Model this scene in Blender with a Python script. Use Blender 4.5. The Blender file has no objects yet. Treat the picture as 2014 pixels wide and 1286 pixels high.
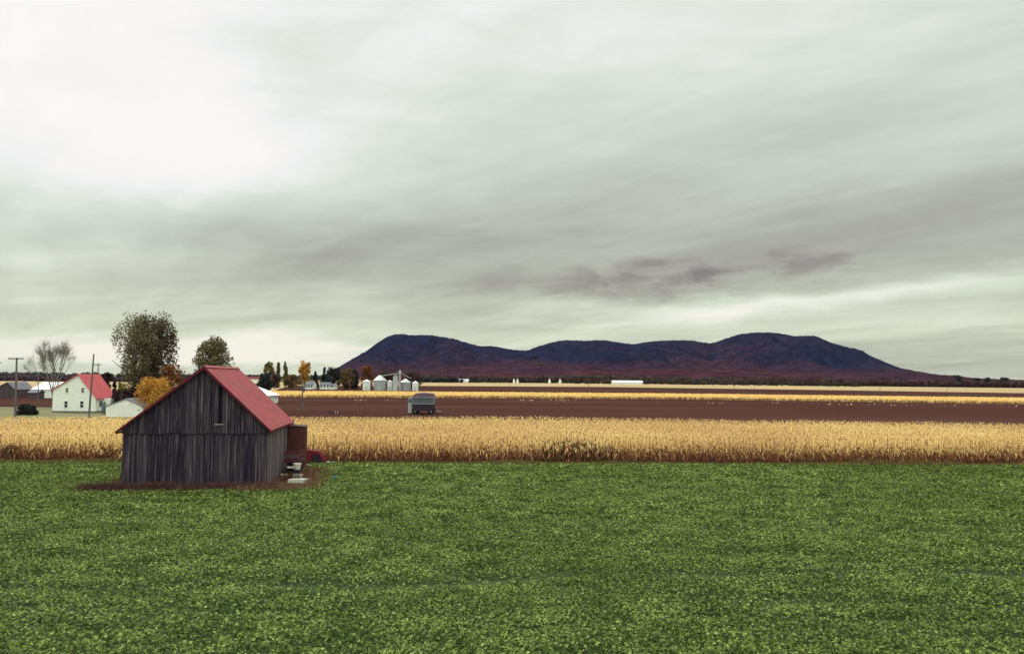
import bpy, math, random
import numpy as np
from mathutils import Matrix, Vector
S = bpy.context.scene
COL = S.collection
random.seed(7); RNG = np.random.default_rng(7)
R = math.radians

# ---------------------------------------------------------------- camera
PW, PH, FPX = 2014.0, 1286.0, 1678.0        # photograph size and focal length in its pixels
CAMH = 6.5
PITCH = math.atan(100/FPX); ROLL = 0.008
Fv = np.array([0, math.cos(PITCH), math.sin(PITCH)])
R0 = np.array([1.0, 0, 0]); U0 = np.array([0, -math.sin(PITCH), math.cos(PITCH)])
Rv = R0*math.cos(ROLL)+U0*math.sin(ROLL); Uv = U0*math.cos(ROLL)-R0*math.sin(ROLL)
CP = np.array([0, 0, CAMH])
cam = bpy.data.cameras.new('camera'); cam.sensor_width = 36; cam.lens = 36*FPX/PW
cam.clip_start = 0.1; cam.clip_end = 30000
co = bpy.data.objects.new('camera', cam); COL.objects.link(co); S.camera = co
co.matrix_world = Matrix(((Rv[0], Uv[0], -Fv[0], 0), (Rv[1], Uv[1], -Fv[1], 0), (Rv[2], Uv[2], -Fv[2], CAMH), (0, 0, 0, 1)))
def ray(px, py): return Fv+(px-PW/2)/FPX*Rv-(py-PH/2)/FPX*Uv
def G(px, py, z=0.0):                        # where a sight line meets height z
    d = ray(px, py); return CP+d*((z-CAMH)/d[2])
def W(px, py, Y):                            # where a sight line meets depth Y
    d = ray(px, py); return CP+d*(Y/d[1])
def horizon(px): return 735+0.008*px

# ---------------------------------------------------------------- light
S.view_settings.view_transform = 'Standard'; S.view_settings.look = 'None'
S.view_settings.gamma = 1; S.view_settings.exposure = 0.0; S.view_settings.use_curve_mapping = False
SUN_AZ, SUN_EL = R(-50), R(42)
sl = bpy.data.lights.new('sun', 'SUN'); sl.energy = 1.4; sl.angle = R(20); sl.color = (1, .95, .88)
so = bpy.data.objects.new('sun', sl); COL.objects.link(so)
sd = Vector((math.sin(SUN_AZ)*math.cos(SUN_EL), math.cos(SUN_AZ)*math.cos(SUN_EL), math.sin(SUN_EL)))
so.rotation_euler = sd.to_track_quat('Z', 'Y').to_euler()

def lin(c):
    out = []
    for v in c[:3]:
        v = v/255.0
        out.append(v/12.92 if v <= .04045 else ((v+.055)/1.055)**2.4)
    return tuple(out)+(1.0,)

class E:                                     # tiny expression builder for math nodes
    def __init__(s, nt, sock): s.nt, s.s = nt, sock
    def op(s, o, b=None, c=None):
        n = s.nt.nodes.new('ShaderNodeMath'); n.operation = o
        for i, v in enumerate((s, b, c)):
            if v is None: continue
            if isinstance(v, E): s.nt.links.new(v.s, n.inputs[i])
            else: n.inputs[i].default_value = v
        return E(s.nt, n.outputs[0])
    def __add__(s, b): return s.op('ADD', b)
    __radd__ = __add__
    def __sub__(s, b): return s.op('SUBTRACT', b)
    def __mul__(s, b): return s.op('MULTIPLY', b)
    __rmul__ = __mul__
    def __truediv__(s, b): return s.op('DIVIDE', b)

w = bpy.data.worlds.new('World'); S.world = w; w.use_nodes = True
nt = w.node_tree; N = nt.nodes; L = nt.links; N.clear()
tc = N.new('ShaderNodeTexCoord'); sx = N.new('ShaderNodeSeparateXYZ'); L.new(tc.outputs['Generated'], sx.inputs[0])
X, Y_, Z = (E(nt, sx.outputs[i]) for i in range(3))
def noise(vec, scale, detail=5, rough=.55, dist=0):
    n = N.new('ShaderNodeTexNoise'); n.inputs['Scale'].default_value = scale; n.inputs['Detail'].default_value = detail
    n.inputs['Roughness'].default_value = rough; n.inputs['Distortion'].default_value = dist
    L.new(vec, n.inputs['Vector']); return E(nt, n.outputs[0])
def comb(a, b, c=None):
    n = N.new('ShaderNodeCombineXYZ'); L.new(a.s, n.inputs[0]); L.new(b.s, n.inputs[1])
    if c is not None: n.inputs[2].default_value = c
    return n.outputs[0]
hz = (X*X+Y_*Y_+1e-6).op('SQRT')
az = X.op('ARCTAN2', Y_)                     # bearing from the view direction
el = (Z/hz).op('MINIMUM', 20.0)                # tangent of the elevation
zc = Z.op('MAXIMUM', 0.0)+0.07
cs, sn = math.cos(R(-38)), math.sin(R(-38))    # cloud streets run towards the left-hand horizon
cx, cy = X/zc, Y_/zc
along = cx*sn+cy*cs; across = cx*cs-cy*sn
n1 = noise(comb(along*.22, across*.75, 3.1), 1.0, 6, .55, .6)
n2 = noise(comb(along*.6, across*2.4, 7.7), 1.0, 6, .6, .8)
n3 = noise(comb(az, el*3.4, 1.3), 5.0, 7, .62, .5)
wrpx = noise(comb(az, el*2, 4.0), 7.0, 6, .62)-.5
wrpy = noise(comb(az*.6, el*2, 9.0), 8.0, 6, .62)-.5
U = az+wrpx*.16; V = el+wrpy*.06
Us = az+wrpx*.16; Vs = el+wrpy*.10
def blob(px, py, sx_, sy_, amp, slope=0.0, sharp=False):
    a0 = math.atan((px-1007)/FPX); e0 = (horizon(px)-py)/FPX*math.cos(a0)
    du, dv = (Us if sharp else U)-a0, (Vs if sharp else V)-e0
    dv = dv-du*slope
    q = (du*(FPX/sx_)); r = (dv*(FPX/sy_))
    return (0-0.5)*(q*q+r*r) if False else ((q*q+r*r)*-0.5).op('EXPONENT')*amp
Lm = (n1-.5)*.24+(n2-.5)*.10+(n3-.5)*.13+.80
near = ((el*el)*-60.0).op('EXPONENT')
n5 = noise(comb(az*1.3, (el-az*.06)*15, 2.2), 2.2, 6, .6, .6)
Lm = Lm+(n5-.5)*near*.34
for b in [(60, 110, 340, 240, .165), (560, 110, 90, 150, -.03), (800, 0, 700, 110, .08), (420, 60, 120, 40, -.03), (1500, 60, 600, 120, .05), (430, 280, 260, 90, .08),
          (900, 470, 520, 62, -.075, .03), (1950, 415, 380, 55, -.085, .10), (1250, 500, 300, 34, -.03), (200, 440, 420, 40, -.06), (600, 545, 420, 36, -.04),
          (1500, 530, 500, 30, -.03, .06),
          (200, 690, 420, 26, .17), (500, 690, 120, 20, .10), (90, 500, 200, 20, .07),
          (1380, 600, 190, 16, .15), (1700, 585, 240, 14, .11, .08), (1150, 633, 200, 10, .07), (950, 700, 200, 16, .02),
          (1850, 712, 300, 18, -.06), (1750, 655, 300, 12, -.02, .1), (1880, 640, 260, 8, .06, .1)]:
    Lm = Lm+blob(*b)
n6 = noise(comb(az, el*2.6, 8.1), 12.0, 8, .60, .35)
puff = ((n6-.47)*9.0).op('MAXIMUM', 0.0).op('MINIMUM', 1.0)
Lm = Lm+blob(1335, 553, 30, 13, -.075)+blob(1450, 530, 85, 8, -.045, .12)
msk = blob(1340, 545, 50, 20, .8)+blob(1450, 532, 110, 16, .7, .12)+blob(1600, 512, 100, 10, .45, .12)+blob(1020, 545, 80, 13, .55)+blob(1165, 562, 60, 18, .7, .2)+blob(1260, 525, 60, 12, .6, .2)+blob(1750, 520, 140, 10, .3)
Lm = Lm-msk.op('MINIMUM', 1.0)*(puff*.115+.02)
ramp = N.new('ShaderNodeValToRGB'); L.new(Lm.s, ramp.inputs[0])
st = [(.50, (132, 128, 127)), (.62, (158, 154, 150)), (.70, (177, 179, 168)), (.78, (198, 204, 192)), (.87, (221, 228, 216)), (.94, (242, 243, 241)), (1.0, (254, 251, 249))]
cr = ramp.color_ramp
while len(cr.elements) < len(st): cr.elements.new(.5)
for e_, (p, c) in zip(cr.elements, st): e_.position = p; e_.color = lin(c)
sky = N.new('ShaderNodeTexSky'); sky.sky_type = 'NISHITA'; sky.sun_disc = False
sky.sun_elevation = SUN_EL; sky.sun_rotation = SUN_AZ
skm = N.new('ShaderNodeVectorMath'); skm.operation = 'SCALE'; skm.inputs['Scale'].default_value = .08; L.new(sky.outputs[0], skm.inputs[0])
mx = N.new('ShaderNodeMix'); mx.data_type = 'RGBA'; mx.inputs[0].default_value = .96
tm = N.new('ShaderNodeMapRange'); tm.inputs[1].default_value = .04; tm.inputs[2].default_value = .16; L.new(el.s, tm.inputs[0])
tint = N.new('ShaderNodeMix'); tint.data_type = 'RGBA'; tint.inputs[6].default_value = (1, 1, .86, 1); tint.inputs[7].default_value = (1, 1, 1, 1); L.new(tm.outputs[0], tint.inputs[0])
mul = N.new('ShaderNodeMix'); mul.data_type = 'RGBA'; mul.blend_type = 'MULTIPLY'; mul.inputs[0].default_value = 1
L.new(ramp.outputs[0], mul.inputs[6]); L.new(tint.outputs[2], mul.inputs[7])
L.new(skm.outputs[0], mx.inputs[6]); L.new(mul.outputs[2], mx.inputs[7])
# an overcast sky is brighter overhead than near the horizon
mr = N.new('ShaderNodeMapRange'); mr.interpolation_type = 'SMOOTHSTEP'
mr.inputs[1].default_value = .42; mr.inputs[2].default_value = .95; mr.inputs[3].default_value = 1.0; mr.inputs[4].default_value = 3.2
L.new(Z.s, mr.inputs[0])
bk = N.new('ShaderNodeMapRange'); bk.interpolation_type = 'SMOOTHSTEP'; bk.inputs[1].default_value = .1; bk.inputs[2].default_value = -.7; bk.inputs[3].default_value = 1.0; bk.inputs[4].default_value = 1.7; L.new(Y_.s, bk.inputs[0])  # unseen sky behind the camera raised to brighten walls and corn
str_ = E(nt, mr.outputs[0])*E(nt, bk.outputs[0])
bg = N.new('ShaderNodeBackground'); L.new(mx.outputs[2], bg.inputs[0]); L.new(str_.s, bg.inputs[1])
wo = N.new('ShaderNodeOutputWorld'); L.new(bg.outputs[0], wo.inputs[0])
w.cycles.sampling_method = 'MANUAL'; w.cycles.sample_map_resolution = 512

# ---------------------------------------------------------------- materials
def mat(name, a, b=None, scale=1.0, island=False, stretch=(1, 1, 1), rough=.9, bump=0, bscale=None, spec=.2, metal=0,
        c=None, cscale=.05, detail=6, trans=0, cpos=(.45, .62), power=1.0):
    """a, b mixed by noise (or per leaf/board); c: a third colour in large patches"""
    m = bpy.data.materials.new(name); m.use_nodes = True; nt = m.node_tree; N, L = nt.nodes, nt.links
    p = N['Principled BSDF']; p.inputs['Roughness'].default_value = rough; p.inputs['Specular IOR Level'].default_value = spec
    p.inputs['Metallic'].default_value = metal
    tc = N.new('ShaderNodeTexCoord'); mp = N.new('ShaderNodeMapping'); mp.inputs['Scale'].default_value = stretch
    L.new(tc.outputs['Object'], mp.inputs[0])
    def nz(s, d=detail):
        n = N.new('ShaderNodeTexNoise'); n.inputs['Scale'].default_value = s; n.inputs['Detail'].default_value = d
        n.inputs['Roughness'].default_value = .62; L.new(mp.outputs[0], n.inputs['Vector']); return n.outputs[0]
    def mixc(f, x, y):
        k = N.new('ShaderNodeMix'); k.data_type = 'RGBA'; L.new(f, k.inputs[0])
        for s_, v in ((k.inputs[6], x), (k.inputs[7], y)):
            if isinstance(v, tuple): s_.default_value = v if len(v) == 4 else v+(1,)
            else: L.new(v, s_)
        return k.outputs[2]
    def rng(f, lo, hi):
        k = N.new('ShaderNodeMapRange'); L.new(f, k.inputs[0]); k.inputs[1].default_value = lo; k.inputs[2].default_value = hi; return k.outputs[0]
    if b is None: p.inputs['Base Color'].default_value = a if len(a) == 4 else a+(1,)
    else:
        f = rng(nz(scale), .36, .64)
        if island:
            g = N.new('ShaderNodeNewGeometry'); k = N.new('ShaderNodeMath'); k.operation = 'MULTIPLY_ADD'
            L.new(f, k.inputs[0]); k.inputs[1].default_value = .35
            k2 = N.new('ShaderNodeMath'); k2.operation = 'MULTIPLY'; kp = N.new('ShaderNodeMath'); kp.operation = 'POWER'; L.new(g.outputs['Random Per Island'], kp.inputs[0]); kp.inputs[1].default_value = power; L.new(kp.outputs[0], k2.inputs[0]); k2.inputs[1].default_value = .65
            L.new(k2.outputs[0], k.inputs[2]); f = k.outputs[0]
        out = mixc(f, a, b)
        if c is not None: out = mixc(rng(nz(cscale, 4), *cpos), out, c)
        L.new(out, p.inputs['Base Color'])
    if bump:
        bn = N.new('ShaderNodeBump'); bn.inputs['Strength'].default_value = bump; bn.inputs['Distance'].default_value = .05 if not bscale else .3/bscale
        L.new(nz(bscale or scale*4), bn.inputs['Height']); L.new(bn.outputs[0], p.inputs['Normal'])
    if trans:
        t = N.new('ShaderNodeBsdfTranslucent'); k = N.new('ShaderNodeMixShader'); k.inputs[0].default_value = trans
        src = p.inputs['Base Color'].links[0].from_socket if p.inputs['Base Color'].links else None
        if src: L.new(src, t.inputs[0])
        else: t.inputs[0].default_value = p.inputs['Base Color'].default_value
        L.new(p.outputs[0], k.inputs[1]); L.new(t.outputs[0], k.inputs[2]); L.new(k.outputs[0], N['Material Output'].inputs[0])
    return m

# ---------------------------------------------------------------- helpers
def link(o, parent=None):
    COL.objects.link(o)
    if parent is not None: o.parent = parent
    return o
def tag(o, label=None, cat=None, group=None, kind=None):
    if label: o['label'] = label
    if cat: o['category'] = cat
    if group: o['group'] = group
    if kind: o['kind'] = kind
    return o
def empty(name, loc=(0, 0, 0), rz=0.0, label=None, cat=None, group=None):
    o = bpy.data.objects.new(name, None); o.location = loc; o.rotation_euler = (0, 0, rz); o.empty_display_size = .3
    link(o); return tag(o, label, cat, group)
class MB:
    def __init__(s): s.v, s.f = [], []
    def add(s, vs, fs):
        k = len(s.v); s.v += [tuple(map(float, v)) for v in vs]; s.f += [tuple(i+k for i in f) for f in fs]; return s
    def box(s, x0, x1, y0, y1, z0, z1):
        return s.add([(x0, y0, z0), (x1, y0, z0), (x1, y1, z0), (x0, y1, z0), (x0, y0, z1), (x1, y0, z1), (x1, y1, z1), (x0, y1, z1)],
                     [(0, 3, 2, 1), (4, 5, 6, 7), (0, 1, 5, 4), (1, 2, 6, 5), (2, 3, 7, 6), (3, 0, 4, 7)])
    def prism(s, poly, d):                    # extrude a 3-D polygon by vector d
        n = len(poly); P = [Vector(p) for p in poly]; D = Vector(d)
        fs = [tuple(range(n))[::-1], tuple(range(n, 2*n))]+[(i, (i+1) % n, n+(i+1) % n, n+i) for i in range(n)]
        return s.add([tuple(p) for p in P]+[tuple(p+D) for p in P], fs)
    def tube(s, pts, rad, n=6, cap=True):
        P = [Vector(p) for p in pts]; rad = rad if hasattr(rad, '__len__') else [rad]*len(P); k = len(s.v); vs = []; fs = []
        for i, p in enumerate(P):
            t = (P[min(i+1, len(P)-1)]-P[max(i-1, 0)]).normalized()
            a = t.orthogonal().normalized() if abs(t.z) < .99 else Vector((1, 0, 0)); a = (a-t*a.dot(t)).normalized(); b = t.cross(a)
            for j in range(n):
                th = 2*math.pi*j/n; vs.append(tuple(p+(a*math.cos(th)+b*math.sin(th))*rad[i]))
        for i in range(len(P)-1):
            for j in range(n): fs.append((i*n+j, i*n+(j+1) % n, (i+1)*n+(j+1) % n, (i+1)*n+j))
        if cap: fs += [tuple(range(n))[::-1], tuple(range((len(P)-1)*n, len(P)*n))]
        return s.add(vs, fs)
    def lathe(s, prof, n=20, cx=0, cy=0):     # profile (r, z)
        vs = []; fs = []
        for r, z in prof:
            for j in range(n):
                th = 2*math.pi*j/n; vs.append((cx+r*math.cos(th), cy+r*math.sin(th), z))
        for i in range(len(prof)-1):
            for j in range(n): fs.append((i*n+j, i*n+(j+1) % n, (i+1)*n+(j+1) % n, (i+1)*n+j))
        fs += [tuple(range(n))[::-1], tuple(range((len(prof)-1)*n, len(prof)*n))]
        return s.add(vs, fs)
    def build(s, name, m, parent=None, smooth=False):
        me = bpy.data.meshes.new(name); me.from_pydata(s.v, [], s.f); me.materials.append(m)
        if smooth:
            for p in me.polygons: p.use_smooth = True
        me.update(); return link(bpy.data.objects.new(name, me), parent)
def quads_mesh(name, verts, m, parent=None, nper=4):
    """verts (N, nper, 3) -> N separate faces"""
    n = verts.shape[0]; me = bpy.data.meshes.new(name)
    me.vertices.add(n*nper); me.vertices.foreach_set('co', verts.reshape(-1).astype(np.float32))
    me.loops.add(n*nper); me.loops.foreach_set('vertex_index', np.arange(n*nper, dtype=np.int32))
    me.polygons.add(n); me.polygons.foreach_set('loop_start', np.arange(0, n*nper, nper, dtype=np.int32))
    me.materials.append(m); me.update(calc_edges=True)
    return link(bpy.data.objects.new(name, me), parent)
def grid_mesh(name, P, m, parent=None, smooth=True):
    """P (a, b, 3) grid of points"""
    a, b = P.shape[:2]; me = bpy.data.meshes.new(name)
    idx = np.arange(a*b).reshape(a, b)
    q = np.stack([idx[:-1, :-1], idx[1:, :-1], idx[1:, 1:], idx[:-1, 1:]], -1).reshape(-1, 4)
    me.vertices.add(a*b); me.vertices.foreach_set('co', P.reshape(-1).astype(np.float32))
    me.loops.add(q.size); me.loops.foreach_set('vertex_index', q.reshape(-1).astype(np.int32))
    me.polygons.add(len(q)); me.polygons.foreach_set('loop_start', np.arange(0, q.size, 4, dtype=np.int32))
    me.polygons.foreach_set('use_smooth', np.full(len(q), smooth)); me.materials.append(m); me.update(calc_edges=True)
    return link(bpy.data.objects.new(name, me), parent)
def leaves(C, size, flat=0.0, aspect=1.5):
    """random quads centred on C (N,3); flat: 0 any direction .. 1 facing up"""
    n = len(C); nr = RNG.normal(size=(n, 3)); nr[:, 2] = np.abs(nr[:, 2])+flat*2.5
    nr /= np.linalg.norm(nr, axis=1)[:, None]; t = RNG.normal(size=(n, 3)); a = np.cross(nr, t); a /= np.linalg.norm(a, axis=1)[:, None]
    b = np.cross(nr, a); s = size*(.6+.8*RNG.random(n))[:, None]
    a = a*s*.5*aspect; b = b*s*.5
    return np.stack([C-a, C-b*.9+a*.1, C+a, C+b*.9-a*.1], 1)
def fbm(x, y, seed=0, octs=5, rough=.5):
    """smooth value noise on arrays"""
    out = 0; amp = 1; tot = 0
    for o in range(octs):
        g = np.random.default_rng(seed+o*17).random((256, 256)); xi = np.floor(x).astype(int); yi = np.floor(y).astype(int)
        fx, fy = x-xi, y-yi; fx = fx*fx*(3-2*fx); fy = fy*fy*(3-2*fy)
        a = g[xi % 256, yi % 256]; b = g[(xi+1) % 256, yi % 256]; c = g[xi % 256, (yi+1) % 256]; d = g[(xi+1) % 256, (yi+1) % 256]
        out = out+amp*((a*(1-fx)+b*fx)*(1-fy)+(c*(1-fx)+d*fx)*fy); tot += amp; amp *= rough; x = x*2.03+11.3; y = y*2.03+5.7
    return out/tot

# palette of materials
M = {}
M['far_ground'] = mat('far_ground', (.20, .13, .07), (.12, .09, .05), .004, c=(.10, .12, .04), cscale=.0015)
M['soil'] = mat('soil', (.064, .029, .025), (.050, .0225, .0195), .35, stretch=(.25, 1.0, 1), bump=.6, bscale=1.5, c=(.076, .037, .030), cscale=.02, spec=0, rough=1)
M['green'] = mat('clover_ground', (.018, .030, .010), (.035, .055, .014), 2.5, bump=.5, bscale=6, c=(.04, .055, .015), cscale=.06)
M['clover'] = mat('clover_leaf', (.038, .070, .013), (.36, .45, .12), .6, island=True, trans=.2, c=(.085, .11, .02), cscale=.05, power=3.8, rough=.75, spec=.12, cpos=(.5, .75))  # few pale leaves: glints of glossy leaves put into the colour
M['stubble'] = mat('stubble', (.52, .35, .13), (.42, .27, .10), .3, stretch=(.2, 1, 1))
M['pale_stubble'] = mat('pale_stubble', (.44, .28, .15), (.34, .22, .12), .02, stretch=(.3, 1, 1), c=(.33, .32, .13), cscale=.006)
M['yard'] = mat('yard', (.15, .14, .06), (.20, .15, .10), .2, c=(.10, .13, .04), cscale=.05)
M['corn'] = mat('corn_leaf', (.87, .63, .30), (.66, .43, .18), .25, island=True, trans=.35, c=(.90, .68, .30), cscale=.04)
M['corn_low'] = mat('withered_corn_leaf', (.20, .075, .045), (.42, .22, .10), .5, island=True)
M['corn_stalk'] = mat('corn_stalk', (.18, .07, .045), (.28, .13, .065), .5, island=True)
M['soy'] = mat('ripe_soy', (.82, .58, .24), (.68, .46, .17), .3, island=True, trans=.2)
M['soy_side'] = mat('soy_stems', (.20, .075, .045), (.28, .12, .06), .6, island=True)
M['dry'] = mat('dry_weed', (.30, .17, .09), (.11, .055, .045), 1.0, island=True)
M['dryred'] = mat('dead_dark_weed', (.07, .035, .04), (.15, .07, .055), 1.0, island=True)
M['edge_weed'] = mat('edge_weed', (.16, .14, .045), (.22, .13, .06), 1.0, island=True)
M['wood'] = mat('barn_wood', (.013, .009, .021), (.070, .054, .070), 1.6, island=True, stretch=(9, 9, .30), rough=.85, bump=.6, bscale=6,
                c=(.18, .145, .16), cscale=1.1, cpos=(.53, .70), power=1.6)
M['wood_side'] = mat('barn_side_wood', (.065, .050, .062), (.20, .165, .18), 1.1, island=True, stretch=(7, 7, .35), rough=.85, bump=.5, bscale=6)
M['dark'] = mat('gap_shade', (.012, .010, .014))  # near-black, painted shade of the interior behind board gaps
M['redroof'] = mat('red_metal_roof', (.33, .050, .062), (.27, .042, .055), 1.5, stretch=(1, .3, 1), rough=.55, spec=.35, c=(.22, .075, .055), cscale=.8, cpos=(.50, .85), bump=.4, bscale=1.2)
M['redtrim'] = mat('red_trim', (.14, .016, .03), (.09, .012, .025), 3)
M['redroof2'] = mat('bright_red_roof', (.54, .10, .115), (.45, .08, .09), .8, rough=.5)
M['white'] = mat('white_siding', (.84, .86, .80), (.74, .76, .70), .8, stretch=(1, 1, 3), rough=.7)
M['whiteroof'] = mat('white_metal_roof', (.80, .77, .80), (.70, .66, .70), .5, rough=.45, spec=.4)
M['greyroof'] = mat('grey_roof', (.20, .19, .22), (.13, .125, .15), .8)
M['glass'] = mat('window_glass', (.02, .025, .035), rough=.12, spec=.6)
M['frame'] = mat('window_frame', (.78, .78, .74), rough=.6)
M['found'] = mat('foundation', (.16, .15, .15), (.10, .10, .10), 2)
M['darkwood'] = mat('dark_barn_board', (.06, .045, .055), (.10, .075, .08), 1, stretch=(4, 4, .3))
M['brownwood'] = mat('brown_board', (.070, .022, .022), (.11, .036, .032), 1, stretch=(4, 4, .4))
M['pole'] = mat('pole_wood', (.11, .09, .095), (.17, .14, .14), 2, stretch=(3, 3, .3))
M['bark'] = mat('bark', (.045, .035, .04), (.085, .065, .065), 2, stretch=(2, 2, .4))
M['greybark'] = mat('grey_bark', (.13, .11, .10), (.22, .19, .16), 2, stretch=(2, 2, .4))
M['galv'] = mat('galvanised_steel', (.40, .42, .43), (.30, .32, .34), 1, rough=.45, metal=.3, spec=.5)
M['galvroof'] = mat('galvanised_roof', (.55, .58, .58), (.44, .47, .48), 1, rough=.4, metal=.3)
M['tarp'] = mat('faded_tarp', (.17, .11, .15), (.13, .085, .12), 1)
M['bluegrey'] = mat('blue_grey_paint', (.11, .125, .145), (.085, .095, .115), 1, rough=.5)
M['blackpaint'] = mat('black_metal', (.02, .016, .026), (.04, .026, .035), 2, rough=.6)
M['rubber'] = mat('rubber', (.015, .014, .016), rough=.8)
M['redpaint'] = mat('old_red_paint', (.17, .016, .03), (.10, .012, .022), 2, rough=.55)
M['maroon'] = mat('maroon_panel', (.12, .035, .04), (.08, .022, .03), 2)
M['whitejunk'] = mat('white_plastic', (.72, .72, .62), (.55, .55, .48), 3, rough=.6)
M['blue'] = mat('blue_plastic', (.05, .14, .42), rough=.5)
M['mountain'] = mat('mountain_forest', (.008, .008, .024), (.024, .014, .030), .012, bump=1, bscale=.03, rough=1, spec=0, c=(.007, .010, .029), cscale=.0018, cpos=(.42, .60))  # navy holds the blue of distant air, mixed into the forest colour
M['edge_weed2'] = mat('tall_dark_weed', (.085, .05, .03), (.24, .14, .06), 1.0, island=True)
def foliage(k, a, b, tr=.25): M[k] = mat(k, a, b, .5, island=True, trans=tr, rough=.8)
foliage('f_olive', (.055, .038, .032), (.15, .115, .06)); foliage('f_olive2', (.085, .068, .042), (.24, .205, .10)); foliage('f_shrub', (.10, .055, .085), (.06, .035, .055), .1)
foliage('f_orange', (.38, .17, .03), (.62, .35, .065)); foliage('f_rust', (.24, .10, .03), (.14, .055, .03))
foliage('f_yellow', (.34, .30, .09), (.22, .19, .06)); foliage('f_dark', (.014, .018, .022), (.035, .04, .034), .1)
foliage('f_purple', (.06, .022, .03), (.035, .018, .028), .1); foliage('f_brown', (.13, .075, .035), (.18, .115, .045))
foliage('f_goldgreen', (.22, .20, .05), (.13, .12, .035)); foliage('f_wood', (.085, .055, .035), (.045, .030, .034), .1)
foliage('f_woodred', (.085, .032, .030), (.05, .022, .03), .1); foliage('f_horizon', (.05, .055, .05), (.09, .085, .07), .1)

# ---------------------------------------------------------------- ground and fields
def struct(o): o['kind'] = 'structure'; return o
gp = []
for r_, z_ in ((0, 0), (400, 0), (3000, -.2), (13000, -1.0)):
    pass
b = MB(); b.add([(-12000, -60, -.03), (12000, -60, -.03), (12000, 14000, -.03), (-12000, 14000, -.03)], [(0, 1, 2, 3)])
struct(b.build('ground', M['far_ground']))
def ext(line, z=0.0, m=900):
    """ground line through photo points, continued straight to both sides"""
    P = [G(px, py, z) for px, py in line]
    l = P[0]+(P[0]-P[1])/np.linalg.norm(P[0]-P[1])*m; r = P[-1]+(P[-1]-P[-2])/np.linalg.norm(P[-1]-P[-2])*m
    return [l]+P+[r]
def lerpY(line, xs):
    P = sorted([(p[0], p[1]) for p in line]); return np.interp(xs, [p[0] for p in P], [p[1] for p in P])
def sheet(name, lo, hi, z, m, n=24, x0=-900, x1=900):
    """field between two Y(x) lines (or constants)"""
    xs = np.linspace(x0, x1, n); yl = lerpY(lo, xs) if not np.isscalar(lo) else np.full(n, lo); yh = lerpY(hi, xs) if not np.isscalar(hi) else np.full(n, hi)
    P = np.zeros((n, 2, 3)); P[:, 0, 0] = P[:, 1, 0] = xs; P[:, 0, 1] = yl; P[:, 1, 1] = yh; P[:, :, 2] = z
    return struct(grid_mesh(name, P, m, smooth=False))
CORN_H = 2.25
Lf = ext([(0, 912), (1007, 911), (2014, 912)]); Lf = [(p[0], min(p[1], 90)) for p in Lf]
Y_front = lambda xs: np.interp(xs, [-60, 0, 60], [6.5*FPX/176.5, 6.5*FPX/168.5, 6.5*FPX/161.5])
Lf = [(x, float(Y_front(x))) for x in (-900, -60, 0, 60, 900)]
Yb = [G(0, 816, CORN_H), G(1007, 817, CORN_H), G(2014, 828.5, CORN_H)]; Lb = [(-900, Yb[0][1])]+[(p[0], p[1]) for p in Yb]+[(900, Yb[2][1])]
S1 = [G(300, 780), G(700, 782), G(1314, 785), G(2014, 795)]; Ls1 = [(-900, S1[0][1])]+[(p[0], p[1]) for p in S1]+[(900, S1[-1][1])]
SOY = .95
S2 = [G(300, 767.5, SOY), G(700, 768.5, SOY), G(1314, 773.3, SOY), G(2014, 781.5, SOY)]; Ls2 = [(-900, S2[0][1])]+[(p[0], p[1]) for p in S2]+[(900, S2[-1][1])]
S3 = [G(300, 757.5), G(860, 758.8), G(1314, 761.5), G(2014, 774)]; Ls3 = [(-1500, S3[0][1])]+[(p[0], p[1]) for p in S3]+[(1500, S3[-1][1])]
S4 = [G(300, 751), G(860, 752.8), G(1314, 754), G(2014, 764)]; Ls4 = [(-1500, S4[0][1])]+[(p[0], p[1]) for p in S4]+[(1500, S4[-1][1])]
sheet('clover_field', -40, Lf, 0.0, M['green'])
sheet('corn_ground', Lf, Lb, 0.004, M['soil'])
sheet('ploughed_field', Lb, Ls1, 0.008, M['soil'])
sheet('crop_ground', Ls1, Ls2, 0.004, M['soil'])
sheet('far_ploughed_field', Ls2, Ls3, 0.008, M['soil'], x0=-1500, x1=1500)
sheet('far_stubble_field', Ls3, Ls4, 0.012, M['pale_stubble'], x0=-1500, x1=1500)
xl = lambda px, Y: W(px, 745, Y)[0]
struct(MB().add([(xl(-300, 120), 112, .02), (xl(300, 120), 112, .02), (xl(330, 165), 168, .02), (xl(-300, 168), 168, .02)], [(0, 1, 2, 3)]).build('farmyard', M['yard']))

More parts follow.
